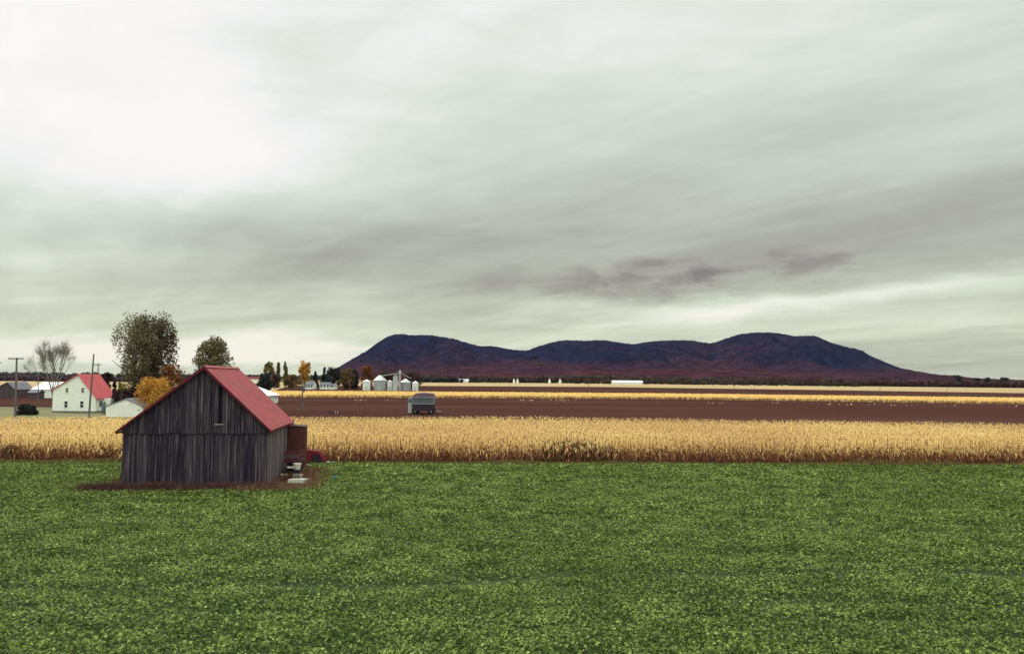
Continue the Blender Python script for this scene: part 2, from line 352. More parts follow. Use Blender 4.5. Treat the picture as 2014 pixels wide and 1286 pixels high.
# clover canopy ------------------------------------------------------
def clover():
    parts = []
    for y0, y1, dens, sz in ((17.5, 23, 300, .082), (23, 30, 270, .080), (30, 40, 240, .082), (40, 53, 180, .098), (53, 71, 110, .125)):
        hw0, hw1 = .72*y0+1, .72*y1+1; area = (hw0+hw1)*(y1-y0); n = int(area*dens)
        t = RNG.random(n); y = y0+(y1-y0)*t; x = (RNG.random(n)*2-1)*(.72*y+1)
        keep = y < Y_front(x)-.2
        bx, by = x-BARN_O[0], y-BARN_O[1]; c, s = math.cos(-BARN_R), math.sin(-BARN_R); lx, ly = bx*c-by*s, bx*s+by*c
        keep &= ~((lx > -.3) & (lx < BARN_W+.3) & (ly > -.3) & (ly < BARN_L+.3))
        x, y, lx, ly = x[keep], y[keep], lx[keep], ly[keep]
        edge = 1.5*(fbm(x*.9+3, y*.9, 44, 4, .7)-.5)
        keep2 = ~((lx > -1.7+edge) & (lx < BARN_W+2.1+.02*ly+2.2*edge) & (ly > -1.15+edge) & (ly < BARN_L+1))
        x, y = x[keep2], y[keep2]
        hgt = .06+.15*np.clip(fbm(x*1.7, y*2.4+50, 3, 4, .7)-.2, 0, 1)+.10*fbm(x*.12, y*.35+90, 5)
        track = np.exp(-((y-27.7-.10*x-.5*np.sin(x*.21)-.25*np.sin(x*.6))/.5)**2)*np.clip(-.1+2.0*fbm(x*.3, y*0+3, 61, 3), .25, 1)+.75*np.clip(fbm(x*.10+4, y*.9+8, 62, 3)-.60, 0, .3)*4
        drop = RNG.random(len(x)) < np.maximum(track*.92, np.clip((40-y)/16, .12, 1)*.8*np.clip((.43-fbm(x*2.6+7, y*3.6, 8, 4, .7))*4.5, 0, 1))
        x, y, hgt, track = x[~drop], y[~drop], hgt[~drop], track[~drop]
        z = hgt*(1-.6*track)*(.45+.75*RNG.random(len(x)))
        parts.append(leaves(np.stack([x, y, z], 1), sz, flat=.35, aspect=1.15))
    o = quads_mesh('clover_plants', np.concatenate(parts), M['clover'])
    tag(o, 'dense low green clover crop covering the whole foreground', 'clover', kind='stuff')

# ---------------------------------------------------------------- the weathered barn
A = G(238, 963); BARN_O = (A[0], A[1]); BARN_R = .125          # front left corner, ridge runs along (-.125, 1)
cB, sB = math.cos(BARN_R), math.sin(BARN_R)
dpx = ray(525.5, 950)                                          # find the width that puts the right corner at its place
k_ = dpx[0]/dpx[1]; BARN_W = (k_*A[1]-A[0])/(cB-k_*sB)
BARN_L = 9.6; WH = W(241, 840, A[1])[2]; RH = W(397, 723, A[1]+.5)[2]; RX = BARN_W*.545
print('barn', A, BARN_W, WH, RH)
barn = empty('barn', (A[0], A[1], 0), BARN_R, 'weathered grey board barn with a red metal roof standing in the green field', 'barn')
def roof_z(x): return WH+(RH-WH)*(x/RX if x < RX else (BARN_W-x)/(BARN_W-RX))
def boards(name, m, x0, x1, yf, zb, zt, thick=.025, axis='x', wid=(.13, .24), lean=.0, gaps=.15, skip=None):
    mb = MB(); x = x0
    while x < x1-.02:
        wd = min(random.uniform(*wid), x1-x); e0 = x+.006; e1 = x+wd-random.choice([.006, .01, .014]+([.035] if random.random() < gaps else []))
        o = yf-random.uniform(0, .022)
        zt0, zt1 = zt(e0), zt(e1); zb0 = zb(x)+random.uniform(0, .06)+(random.uniform(.05, .28) if random.random() < .12 and zb(x) < 1 else 0); dl = random.uniform(-lean, lean)
        segs = [(zb0, None)]
        if skip and skip[0] < (e0+e1)/2 < skip[1]: segs = [(zb0, skip[2]), (skip[3], None)]
        for a_, b_ in segs:
            ta, tb = (zt0, zt1) if b_ is None else (b_, b_)
            if min(ta, tb) <= a_+.02: continue
            q = [(e0+dl, a_), (e1+dl, a_+random.uniform(-.02, .02)), (e1, tb), (e0, ta)]
            if axis == 'x': mb.prism([(u, o, v) for u, v in q], (0, thick, 0))
            else: mb.prism([(o, u, v) for u, v in q], (thick, 0, 0))
        x += wd
    return mb.build(name, m, barn)
SEAM = W(380, 851, A[1]+.5)[2]
sl0 = (427-238)/(525.5-238)*BARN_W
lw = boards('lower_front_wall', M['wood'], 0, BARN_W, 0, lambda x: .10+.08*math.sin(x*1.3), lambda x: SEAM+.05, lean=.02, gaps=.3)
uw = boards('gable_wall', M['wood'], -.04, BARN_W+.04, -.085, lambda x: SEAM-.06+.02*math.sin(x*3), lambda x: roof_z(min(max(x, 0), BARN_W))-.03, lean=.0, gaps=.2,
            skip=(sl0-.075, sl0+.075, W(427, 833, A[1]+.5)[2], W(427, 756, A[1]+.5)[2]))
b = MB(); b.box(.02, BARN_W-.02, .05, .08, .05, WH-.05); b.prism([(.05, .05, WH-.1), (BARN_W-.05, .05, WH-.1), (RX, .05, RH-.12)], (0, .03, 0)); b.build('front_shade_sheet', M['dark'], barn)  # dark sheet added behind the boards as painted interior shade
zz = W(427, 834.5, A[1]+.5)[2]
MB().box(sl0-.26, sl0+.24, -.14, -.05, zz-.03, zz+.03).build('ledge', mat('ledge_wood', (.28, .24, .2)), barn)
sw = boards('side_wall', M['wood_side'], 0, BARN_L, BARN_W, lambda x: .08, lambda x: WH-.02, axis='y', gaps=.15)
boards('side_wall', M['wood_side'], 0, BARN_L, .03, lambda x: .05, lambda x: WH-.02, axis='y')
boards('rear_wall', M['wood'], 0, BARN_W, BARN_L, lambda x: .05, lambda x: roof_z(min(max(x, 0), BARN_W))-.03)
for k, (x, y) in enumerate(((.09, .13), (BARN_W-.13, .13), (.09, BARN_L-.13), (BARN_W-.13, BARN_L-.13))):
    MB().box(x-.07, x+.05, y-.03, y+.09, 0, WH-.06).build('corner_post', M['darkwood'], barn)
def roof_side(sgn):
    ex = (-.32 if sgn < 0 else BARN_W+.20); ez = roof_z(0)-(RH-WH)/RX*.30 if sgn < 0 else WH-(RH-WH)/(BARN_W-RX)*.20
    y0, y1 = -.30, BARN_L+.25; n = 260; prof = []
    P = np.zeros((n, 9, 3))
    for i in range(n):
        y = y0+(y1-y0)*i/(n-1); ph = (y/.23) % 1; rib = .028*math.exp(-((ph-.5)/.10)**2)
        for j in range(9):
            t = j/8; sag = .09*math.sin(math.pi*(y-y0)/(y1-y0))*math.sin(math.pi*t)*.8+.02*math.sin(y*.9+t*3)
            wav = .06*math.sin(math.pi*(y-y0)/(y1-y0)) if t > .99 else 0
            P[i, j] = (RX+(ex-RX)*t, y, RH+.05+(ez-RH-.05)*t+rib-sag*.5+(.014 if j < 4 else 0)+.012*math.sin(y*2.3+j)*math.sin(y*.7+2*j))
    g = grid_mesh('roof', P, M['redroof'], barn, smooth=False)
    s = g.modifiers.new('t', 'SOLIDIFY'); s.thickness = .025
    # fascia along the gable
    d = Vector((ex-RX, 0, ez-RH-.05)); nrm = Vector((0, 0, -1))
    for yy in (-.345, BARN_L+.215):
        MB().prism([(RX, yy, RH+.10), (ex, yy, ez+.03), (ex, yy, ez-.11), (RX, yy, RH-.09)], (0, .035, 0)).build('bargeboard', M['redtrim'], barn)
    MB().box(min(ex, ex-.02*sgn), max(ex, ex-.02*sgn), y0+.05, y1-.05, ez-.13, ez-.03).build('eave_board', M['redtrim'], barn)
roof_side(-1); roof_side(1)
MB().prism([(RX-.17, -.33, RH+.02), (RX, -.33, RH+.15), (RX+.17, -.33, RH+.02)], (0, BARN_L+.6, 0)).build('ridge_cap', M['redroof'], barn)
b = MB()
for x in np.arange(.4, BARN_W-.2, .62): b.box(x, x+.07, -.27, -.10, 0, .01) if False else None

def BL(lx, ly, z=0):                                            # barn-local to world
    return (A[0]+lx*cB-ly*sB, A[1]+lx*sB+ly*cB, z)
# lean-to panel, crates, junk along the side wall
p = G(578, 925); px_, py_ = p[0], p[1]
sh = empty('lean_to_shed', BL(BARN_W+.03, BARN_L-1.4), BARN_R, 'narrow reddish brown board shed against the far end of the barn', 'shed')
hz_ = W(580, 836, 58)[2]
b = MB(); x = 0
for i in range(7): b.box(.03+i*.155, .03+i*.155+.14, 0-random.uniform(0, .015), .03, .05, hz_-.08-.0*i)
b.build('front_wall', M['brownwood'], sh)
b = MB()
for i in range(8): b.box(1.09, 1.12+random.uniform(0, .01), .04+i*.18, .04+i*.18+.165, .05, hz_-.1)
b.build('side_wall', M['brownwood'], sh); MB().box(.04, 1.07, .05, 1.5, .06, hz_-.12).build('shade_backing', M['dark'], sh)  # dark filler added inside, painted shade behind the shed boards
MB().prism([(.0, -.08, hz_-.02), (1.16, -.08, hz_-.12), (1.16, -.08, hz_-.08), (0, -.08, hz_+.03)], (0, 1.7, 0)).build('roof', M['darkwood'], sh)

def hay_wagon():
    P0 = G(561, 940); Y = P0[1]; s = Y/FPX
    t = empty('slatted_wagon', (W(558, 940, Y)[0], Y, 0), .06, 'dark old wagon box with slatted boards parked beside the barn wall', 'wagon')
    wd = 29*s; zt = W(560, 886, Y)[2]; zb = W(560, 908, Y)[2]
    for i in range(3):
        z0 = zb+(zt-zb)*i/3; MB().box(0, wd, 0, .04, z0+.02, z0+(zt-zb)/3-.03).build('slat_board', M['maroon'] if i != 1 else M['darkwood'], t)
    MB().box(0.02, wd-.02, .045, 1.9, zb-.05, zb+.05).build('bed', M['darkwood'], t)
    b = MB()
    for i in range(3): z0 = zb+(zt-zb)*i/3; b.box(wd-.04, wd, .05, 1.9, z0+.06, z0+(zt-zb)/3-.03)
    b.build('side_panel', M['maroon'], t)
    for x in (.12, wd-.16):
        for y in (.25, 1.55): MB().tube([(x-.06, y, .30), (x+.08, y, .30)], .30, 14).build('wheel', M['rubber'], t)
    MB().box(.05, wd-.05, .2, 1.7, .26, .34).build('axle_frame', M['blackpaint'], t)
hay_wagon()
GJ = 'white discarded items piled by the barn'
def junk(name, label, cat, px, py, w_, h_, kind='crate', tilt=0, m='whitejunk', group=GJ, lift=0):
    P = G(px, py+5); s = P[1]/FPX; ww, hh = w_*s, h_*s
    o = MB()
    if kind == 'crate':
        for i in range(3): z = hh*i/3; o.box(-ww/2, ww/2, -.02, .0, z+.01, z+hh/3-.03)
        for i in range(3): z = hh*i/3; o.box(-ww/2, ww/2, .3, .32, z+.01, z+hh/3-.03)
        o.box(-ww/2, -ww/2+.025, .0, .3, 0, hh-.03); o.box(ww/2-.025, ww/2, 0, .3, 0, hh-.03); o.box(-ww/2+.03, ww/2-.03, .005, .295, 0.01, .03)
    elif kind == 'tub':
        o.lathe([(ww*.36, 0), (ww*.47, hh*.8), (ww*.5, hh*.82), (ww*.5, hh), (ww*.44, hh), (ww*.34, .03)], 18)
    elif kind == 'barrel':
        o.lathe([(ww*.42, 0), (ww*.46, .03), (ww*.5, hh*.3), (ww*.46, hh*.34), (ww*.5, hh*.38), (ww*.5, hh*.65), (ww*.46, hh*.69), (ww*.48, hh*.95), (ww*.4, hh)], 18)
    elif kind == 'slab':
        o.prism([(-ww/2, 0, 0), (ww*.42, -.05, .02), (ww/2, .25, .03), (ww*.2, .6, .02), (-ww*.4, .5, .0)], (0, 0, hh))
    ob = o.build(name, M[m]); ob.location = (P[0], P[1], lift); ob.rotation_euler = (tilt, 0, random.uniform(-.2, .2))
    return tag(ob, label, cat, group)
junk('white_crate', 'white slatted crate at the bottom of the small stack beside the barn', 'crate', 584, 938, 16, 12, 'crate')
junk('dark_box', 'dark wooden box between the white crate and the white tub in the stack', 'box', 584, 938, 14, 8, 'crate', m='darkwood', lift=.39, group=None)
junk('white_tub', 'round white tub on top of the small stack beside the barn', 'tub', 584, 938, 16, 12, 'tub', lift=.64)
junk('dark_box', 'tall dark wooden box left of the stack, carrying a white board', 'box', 570, 930, 12, 25, 'crate', m='darkwood', group=None)
junk('white_board', 'flat white board end lying on the tall dark box', 'board', 570, 941, 11, 4, 'crate', lift=.80)
junk('white_bucket', 'white bucket low against the barn side wall', 'bucket', 558, 936, 14, 9, 'tub')
junk('pale_sheet', 'pale flat sheet lying on the ground in front of the junk pile', 'sheet', 586, 945, 40, 7, 'slab')
junk('blue_container', 'small blue container lying alone in the green field', 'container', 660, 938, 7, 6, 'barrel', m='blue', group=None, tilt=1.2, lift=.1)
def red_machine():
    P = G(612, 918); Y = P[1]+1.5; s = Y/FPX
    t = empty('farm_implement', (W(592, 918, Y)[0], Y, 0), 0, 'dark red old farm implement with a sloping hood behind the barn junk', 'farm machine')
    wd = 46*s; zt = W(600, 886, Y)[2]; zb = W(600, 911, Y)[2]
    MB().prism([(0, 0, zb), (wd, 0, zb), (wd*.98, 0, zb+.22), (wd*.72, 0, zt-.05), (wd*.3, 0, zt+.03), (0, 0, zt)], (0, 1.3, 0)).build('hood', M['redpaint'], t)
    MB().prism([(wd*.45, -.02, zb+.1), (wd*.92, -.02, zb+.1), (wd*.72, -.02, zt-.22), (wd*.45, -.02, zt-.3)], (0, .015, 0)).build('side_panel', M['blackpaint'], t)
    for x in (.25, wd*.75): MB().tube([(x, .1, .27), (x, .26, .27)], .27, 14).build('wheel', M['rubber'], t)
    MB().tube([(wd-.05, .6, zb+.1), (wd+.45, .5, zb-.15)], .04, 6).build('drawbar', M['redpaint'], t)
    MB().box(.1, wd-.1, .2, 1.1, zb-.14, zb+.0).build('chassis', M['blackpaint'], t)
red_machine()
# stone pile to the right of the implement
P = G(645, 913)
for i, (dx, dy, r_) in enumerate(((0, 0, .2), (.32, .1, .17), (-.2, .25, .15))):
    o = MB(); pr = [(r_*.5, 0), (r_*.95, r_*.3), (r_, r_*.6), (r_*.7, r_), (r_*.2, r_*1.15)]; o.lathe(pr, 9)
    o.v = [(x*random.uniform(.85, 1.15), y*random.uniform(.85, 1.15), z) for x, y, z in o.v]
    ob = o.build('field_stone', M['galvroof']); ob.location = (P[0]+dx, P[1]+dy, 0)
    tag(ob, ['pale field stone nearest the red implement, at the grass edge', 'pale field stone farthest right of the red implement', 'smaller pale field stone set back behind the other two'][i], 'stone', 'pale field stones beside the red implement')

n_ = 60; P_ = []
for i in range(n_):
    t_ = i/n_*4; k4 = int(t_); u_ = t_-k4; cs_ = [(-2.1, -1.4), (BARN_W+2.9, -1.5), (BARN_W+3.1, BARN_L+1), (-1.6, BARN_L+1)]
    a_, b_ = cs_[k4], cs_[(k4+1) % 4]; P_.append(BL(a_[0]+(b_[0]-a_[0])*u_+random.uniform(-.2, .2), a_[1]+(b_[1]-a_[1])*u_+random.uniform(-.2, .2), .012))
struct(MB().add(P_, [tuple(range(n_))]).build('bare_earth', mat('bare_earth', (.075, .045, .032), (.045, .026, .022), 1.2, c=(.11, .075, .045), cscale=.4, spec=0, bump=.5, bscale=3)))
# weeds round the barn, field margin --------------------------------------------
def blades(C, h, wd, lean=.35):
    n = len(C); a = RNG.random(n)*2*math.pi; d = np.stack([np.cos(a), np.sin(a), np.zeros(n)], 1)*(wd*(.6+.8*RNG.random(n)))[:, None]*.5
    hh = h*(.5+.8*RNG.random(n)) if np.isscalar(h) else h*(.6+.6*RNG.random(n))
    tip = C+np.stack([RNG.normal(size=n)*lean*hh, RNG.normal(size=n)*lean*hh, hh], 1); mid = C+(tip-C)*.55+np.array([0, 0, .05])*hh[:, None]
    return np.stack([C-d, C+d, mid+d*.7, tip+d*.05, mid-d*.7], 1)
def scatter_barn(n, x0, x1, y0, y1):
    lx = x0+(x1-x0)*RNG.random(n); ly = y0+(y1-y0)*RNG.random(n)
    return np.stack([A[0]+lx*cB-ly*sB, A[1]+lx*sB+ly*cB, np.zeros(n)], 1), lx, ly
C1, lx, ly = scatter_barn(26000, -2.4, BARN_W+.6, -2.0, -.02)
k = RNG.random(len(lx)) < np.clip((1.6+ly)*1.1, 0, 1)*np.clip((lx+2.4)*.6, 0, 1)*np.clip(fbm(C1[:, 0]*1.5, C1[:, 1]*1.5, 66, 3)*2.4-.5, .12, 1)
o = quads_mesh('dead_weeds', blades(C1[k], .46*np.clip((1.8+ly[k]), .35, 1), .035), M['dryred'], nper=5)
tag(o, 'dark reddish dead weeds along the foot of the barn front', 'weeds', kind='stuff')
C2, lx, ly = scatter_barn(17000, BARN_W-1.8, BARN_W+3.6, -1.9, 9.5)
k = (RNG.random(len(lx)) < np.clip((BARN_W+3.3-lx)*.6, 0, 1)) & (RNG.random(len(lx)) < np.clip(fbm(C2[:, 0]*1.3, C2[:, 1]*1.3, 67, 3)*2.6-.55, .05, 1)) & ~((lx > BARN_W+.2) & (lx < BARN_W+2.0) & (ly > .2) & (ly < 4)) & ~((lx > BARN_W-1.4) & (lx < BARN_W) & (ly > 0))
o = quads_mesh('dry_grass', blades(C2[k], .36, .035), M['dry'], nper=5)
tag(o, 'tan dry grass around the junk and right corner of the barn', 'grass', kind='stuff')
C3, lx, ly = scatter_barn(2500, -1.0, 0, 0, BARN_L)
o = quads_mesh('side_weeds', blades(C3, .4, .035), M['edge_weed'], nper=5); tag(o, 'green brown weeds along the left side of the barn', 'weeds', kind='stuff')
n = 60000; x = RNG.random(n)*150-75; y = Y_front(x)-.3+RNG.random(n)*1.6-(RNG.random(n)**3)*1.0
hn = fbm(x*.25, y*.3+7, 21)
o = quads_mesh('margin_weeds', blades(np.stack([x, y, np.zeros(n)], 1), .18+.75*np.clip(hn-.38, 0, 1), .05), M['edge_weed'], nper=5)
tag(o, 'brown green weeds in the margin between clover and corn', 'weeds', kind='stuff')
for i, (px, py, h, w_) in enumerate(((18, 908, 1.15, .5), (215, 905, .8, 1.2))):
    P = G(px, py); n = 500; C = np.stack([P[0]+RNG.normal(size=n)*w_*.3, P[1]+RNG.normal(size=n)*.25, np.zeros(n)], 1)
    o = quads_mesh('tall_grass_tuft', blades(C, h, .05, .22), M['dry'], nper=5)
    tag(o, ['pale tall grass tuft at the corn edge near the left frame edge', 'darker low grass tuft at the corn edge just left of the barn'][i], 'grass tuft', 'grass tufts at the corn edge')
P = G(1132, 909); n = 2200; C = np.stack([P[0]+RNG.normal(size=n)*1.15, P[1]-.1+RNG.normal(size=n)*.3, np.zeros(n)], 1)
o = quads_mesh('tall_grass_tuft', blades(C, 1.5, .05, .12), M['edge_weed2'], nper=5)
tag(o, 'dark brown clump of tall weeds at the corn edge right of centre', 'weeds', 'grass tufts at the corn edge')
# thin sapling at the left wall of the barn
sp = MB(); P = BL(-.35, 1.0)
for i in range(4):
    x0 = random.uniform(-.1, .1); pts = [(P[0]+x0*t*1.5+.05*math.sin(t*4+i), P[1]+.03*i, 1.75*t*(1-.12*i)) for t in (0, .3, .6, 1)]; sp.tube(pts, [.02, .017, .013, .006], 5)
tag(sp.build('sapling', M['bark']), 'thin leafless sapling beside the left wall of the barn', 'sapling')

# ---------------------------------------------------------------- corn
def corn(y_front, y_back, x0, x1):
    rows = []; step = .74
    xs_all = []
    maxd = 34
    r = 0; P = []
    while r*step < 45:
        spc = .20 if r < 10 else .26
        x = np.arange(x0, x1, spc); x = x+RNG.normal(size=len(x))*.05
        y = y_front(x)+.5+r*step+RNG.normal(size=len(x))*.06
        k = (y < lerpY(y_back, x)) & (np.abs(x) < .66*y+3); P.append(np.stack([x[k], y[k], np.full(k.sum(), r)], 1)); r += 1
    P = np.concatenate(P); n = len(P); x, y, row = P.T
    H = CORN_H*(.93+.07*RNG.random(n)+.14*(fbm(x*.12, y*.2, 31)-.5))
    # a thin patch with darker standing stalks shows at the front around the middle of the photo
    Q = []; St = []; LQ = []; thin = np.exp(-((x-4.9)/1.7)**2)*(row < 9)
    H = H*(1-.30*thin*RNG.random(n))
    lean = RNG.normal(size=(n, 2))*(.05+.06*thin[:, None])
    base = np.stack([x, y, np.zeros(n)], 1)
    top = base+np.stack([lean[:, 0]*H, lean[:, 1]*H, H*.93], 1)
    a = RNG.random(n)*math.pi; d = np.stack([np.cos(a), np.sin(a), np.zeros(n)], 1)*.022
    St.append(np.stack([base-d, base+d, top+d*.5, top-d*.5], 1))
    tas = top+np.stack([RNG.normal(size=n)*.06, RNG.normal(size=n)*.06, H*.06], 1)
    Q.append(np.stack([top-d*1.8, top+d*1.8, tas+d*.8, tas-d*.8], 1))
    for k in range(9):
        f = .14+.80*(k+RNG.random(n)*.8)/9; sel = np.ones(n, bool) if k > 3 else row < 5
        if k in (0, 1): sel &= RNG.random(n) < .55
        if not sel.any(): continue
        m_ = sel.sum(); f = f[sel]; c = base[sel]+(top-base)[sel]*f[:, None]
        a = RNG.random(m_)*2*math.pi; Ln = (.30+.30*RNG.random(m_)); up = RNG.normal(size=m_)*.25+.45
        u = np.stack([np.cos(a), np.sin(a), np.zeros(m_)], 1); v = np.stack([-np.sin(a), np.cos(a), np.zeros(m_)], 1)*(.030+.022*RNG.random(m_))[:, None]
        p1 = c+u*(Ln*.5)[:, None]+np.array([0, 0, 1])*(Ln*.5*up)[:, None]
        p2 = p1+u*(Ln*.35)[:, None]-np.array([0, 0, 1])*(Ln*(.35+.5*RNG.random(m_)))[:, None]
        q1 = np.stack([c-v*.6, c+v*.6, p1+v, p1-v], 1); q2 = np.stack([p1-v, p1+v, p2+v*.25, p2-v*.25], 1); lo = f+RNG.normal(size=m_)*.11 < .43+.28*thin[sel]*(RNG.random(m_) < .8)+.16*(fbm(x[sel]*.35, y[sel]*.2+40, 15, 3)-.5)*(row[sel] < 4)
        LQ += [q1[lo], q2[lo]]; Q += [q1[~lo], q2[~lo]]
    o = quads_mesh('corn_plants', np.concatenate(Q), M['corn']); tag(o, 'broad strip of ripe golden corn standing behind the clover', 'corn', kind='stuff')
    o3 = quads_mesh('withered_corn_leaves', np.concatenate(LQ), M['corn_low']); tag(o3, 'withered brown lower leaves of the ripe corn strip', 'corn leaves', kind='stuff')
    o2 = quads_mesh('corn_stalks', np.concatenate(St), M['corn_stalk']); tag(o2, 'brown stalks of the ripe corn strip behind the clover', 'corn stalks', kind='stuff')
    print('corn', n, sum(len(q) for q in Q))
corn(Y_front, Lb, -75, 80)

# ripe soy strip far behind the ploughed field
def soy():
    x0, x1 = -190, 300; n = 90000
    x = x0+(x1-x0)*RNG.random(n); yl, yh = lerpY(Ls1, x), lerpY(Ls2, x); y = yl+(yh-yl)*RNG.random(n)**1.4
    C = np.stack([x, y, SOY*(.80+.25*RNG.random(n))], 1)
    na, nb = 1200, 40; gx = np.linspace(x0, x1, na); PP = np.zeros((na, nb, 3))
    for j in range(nb):
        q = j/(nb-1); PP[:, j, 0] = gx; PP[:, j, 1] = lerpY(Ls1, gx)+.3+(lerpY(Ls2, gx)-lerpY(Ls1, gx)-.3)*q**1.6
        PP[:, j, 2] = .02 if j in (0, nb-1) else SOY*(.72+.2*fbm(gx*1.7, PP[:, j, 1]*1.3, 77, 3))
        if j == 1: PP[:, j, 1] = PP[:, 0, 1]+.35
    tag(grid_mesh('crop_canopy', PP, M['soy']), 'closed golden canopy of the far ripe crop strip', 'crop', kind='stuff')
    o = quads_mesh('ripe_crop', leaves(C, .32, flat=.5), M['soy']); tag(o, 'narrow strip of ripe golden crop beyond the ploughed field', 'crop', kind='stuff')
    n = 9000; x = x0+(x1-x0)*RNG.random(n); y = lerpY(Ls1, x)-.2+RNG.random(n)*.8
    o = quads_mesh('crop_stems', blades(np.stack([x, y, np.zeros(n)], 1), .8, .12, .1), M['soy_side'], nper=5)
    tag(o, 'reddish brown stems along the near edge of the far crop strip', 'crop stems', kind='stuff')
soy()
clover()

# crop residue on the ploughed land
n = 500; P_ = []
for (pa, pb, py, k) in ((1020, 1140, 787, 60), (690, 720, 787, 20), (755, 780, 787, 14), (1250, 2000, 790, 60)):
    for i in range(k):
        px = random.uniform(pa, pb); P_.append(G(px, py+random.uniform(-1, 1.5)+(0 if px < 1200 else (px-1200)*.011)))
C = np.array(P_); C[:, 2] = .10
o = quads_mesh('crop_residue', leaves(C, .33, flat=.4), M['stubble']); tag(o, 'scattered straw coloured residue on the far edge of the ploughed field', 'crop residue', kind='stuff')

# ---------------------------------------------------------------- buildings
def gable_building(name, label, cat, x0, x1, y0, y1, eave, ridge, walls, roof, rxf=.5, eave_r=None, group=None, over=.2, base=True, axis='y', rz=0):
    """ridge along local y; x0..x1 world at depth y0"""
    t = empty(name, ((x0+x1)/2, y0, 0), rz, label, cat, group); h = (x1-x0)/2; er = eave if eave_r is None else eave_r; L_ = y1-y0
    if axis == 'y':
        rx = -h+2*h*rxf
        MB().prism([(-h, 0, .0), (h, 0, .0), (h, 0, er), (rx, 0, ridge-.03), (-h, 0, eave)], (0, L_, 0)).build('wall', walls, t)
        sl = (ridge-eave)/(rx+h); sr = (ridge-er)/(h-rx)
        MB().prism([(rx, -over, ridge), (-h-over, -over, eave-sl*over), (-h-over, -over, eave-sl*over+.12), (rx, -over, ridge+.14)], (0, L_+2*over, 0)).build('roof', roof, t)
        MB().prism([(rx+.002, -over-.003, ridge), (rx+.002, -over-.003, ridge+.14), (h+over, -over-.003, er-sr*over+.12), (h+over, -over-.003, er-sr*over)], (0, L_+2*over, 0)).build('roof', roof, t)
    else:
        MB().prism([(-h, 0, 0), (-h, L_, 0), (-h, L_, eave), (-h, L_/2, ridge-.03), (-h, 0, eave)], (2*h, 0, 0)).build('wall', walls, t)
        s_ = (ridge-eave)/(L_/2)
        MB().prism([(-h-over, L_/2, ridge), (-h-over, -over, eave-s_*over), (-h-over, -over, eave-s_*over+.12), (-h-over, L_/2, ridge+.14)], (2*h+2*over, 0, 0)).build('roof', roof, t)
        MB().prism([(-h-over-.003, L_/2+.002, ridge), (-h-over-.003, L_/2+.002, ridge+.14), (-h-over-.003, L_+over, eave-s_*over+.12), (-h-over-.003, L_+over, eave-s_*over)], (2*h+2*over, 0, 0)).build('roof', roof, t)
    return t, h
def window(t, x, z, w_, h_, y=0.0):
    f = MB(); e = .09
    f.box(x-w_/2-e, x+w_/2+e, y-.06, y+.02, z+h_/2, z+h_/2+e); f.box(x-w_/2-e, x+w_/2+e, y-.08, y+.02, z-h_/2-e, z-h_/2)
    f.box(x-w_/2-e, x-w_/2, y-.06, y+.02, z-h_/2, z+h_/2); f.box(x+w_/2, x+w_/2+e, y-.06, y+.02, z-h_/2, z+h_/2)
    f.box(x-w_/2, x+w_/2, y-.045, y+.02, z-.03, z+.03)
    o = f.build('window', M['frame'], t); MB().box(x-w_/2, x+w_/2, y-.03, y+.01, z-h_/2, z+h_/2).build('pane', M['glass'], o)
    o['label'] = 'window'; del o['label']; return o
HY = G(103, 811)[1]; s = HY/FPX
hx0, hx1 = W(103, 800, HY)[0], W(188, 800, HY)[0]
house, hh = gable_building('farmhouse', 'white two storey farmhouse with a red roof and four front windows', 'house', hx0, hx1, HY, HY+7.2,
    W(103, 766, HY)[2], W(152, 737, HY)[2], M['white'], M['redroof2'], rxf=.575, eave_r=W(188, 782, HY)[2], over=.25)
for px, py, w_, h_ in ((132, 767, 4.5, 8.5), (163, 767, 5, 8.5), (130, 795, 6, 12), (161, 795, 6, 12)):
    window(house, W(px, py, HY)[0]-(hx0+hx1)/2, W(px, py, HY)[2], w_*s, h_*s)
MB().box(-hh-.04, hh+.04, -.05, 7.24, 0, .28).build('foundation', M['found'], house)
for k_ in (1.3, 4.3): 
    f = MB().box(hh-.02, hh+.05, k_, k_+.9, 1.0, 2.0).build('window', M['glass'], house)
MB().box(hh+.0, hh+1.3, 2.5, 5.2, 0, 2.35).build('side_porch', M['white'], house)
MB().box(-hh+.75*2*hh, -hh+.79*2*hh, 3.0, 3.6, W(188, 782, HY)[2]+1.0, W(152, 737, HY)[2]+.55).build('chimney', M['found'], house) if False else None
# white garage
GY = 132; gx0, gx1 = W(209, 800, GY)[0], W(281, 800, GY)[0]
ga, gh = gable_building('garage', 'low white garage with a shallow gable just left of the weathered barn', 'garage', gx0, gx1, GY, GY+8, W(209, 799, GY)[2], W(247, 785, GY)[2], M['white'], M['greyroof'], rxf=.52, over=.12)
MB().box(-1.2, 1.3, -.04, .0, .05, 2.0).build('garage_door', M['frame'], ga)
# grey upright tank between house and garage
P = W(204, 800, 138)
t = empty('oil_tank', (P[0], 138, 0), 0, 'dark grey upright tank between the white house and the garage', 'tank')
hT = W(204, 790, 138)[2]; MB().lathe([(.28, .25), (.30, .3), (.30, hT-.15), (.22, hT-.03), (.05, hT)], 16).build('tank_body', M['bluegrey'], t, True)
for dx in (-.18, .18): MB().box(dx-.03, dx+.03, -.03, .03, 0, .3).build('leg', M['blackpaint'], t)
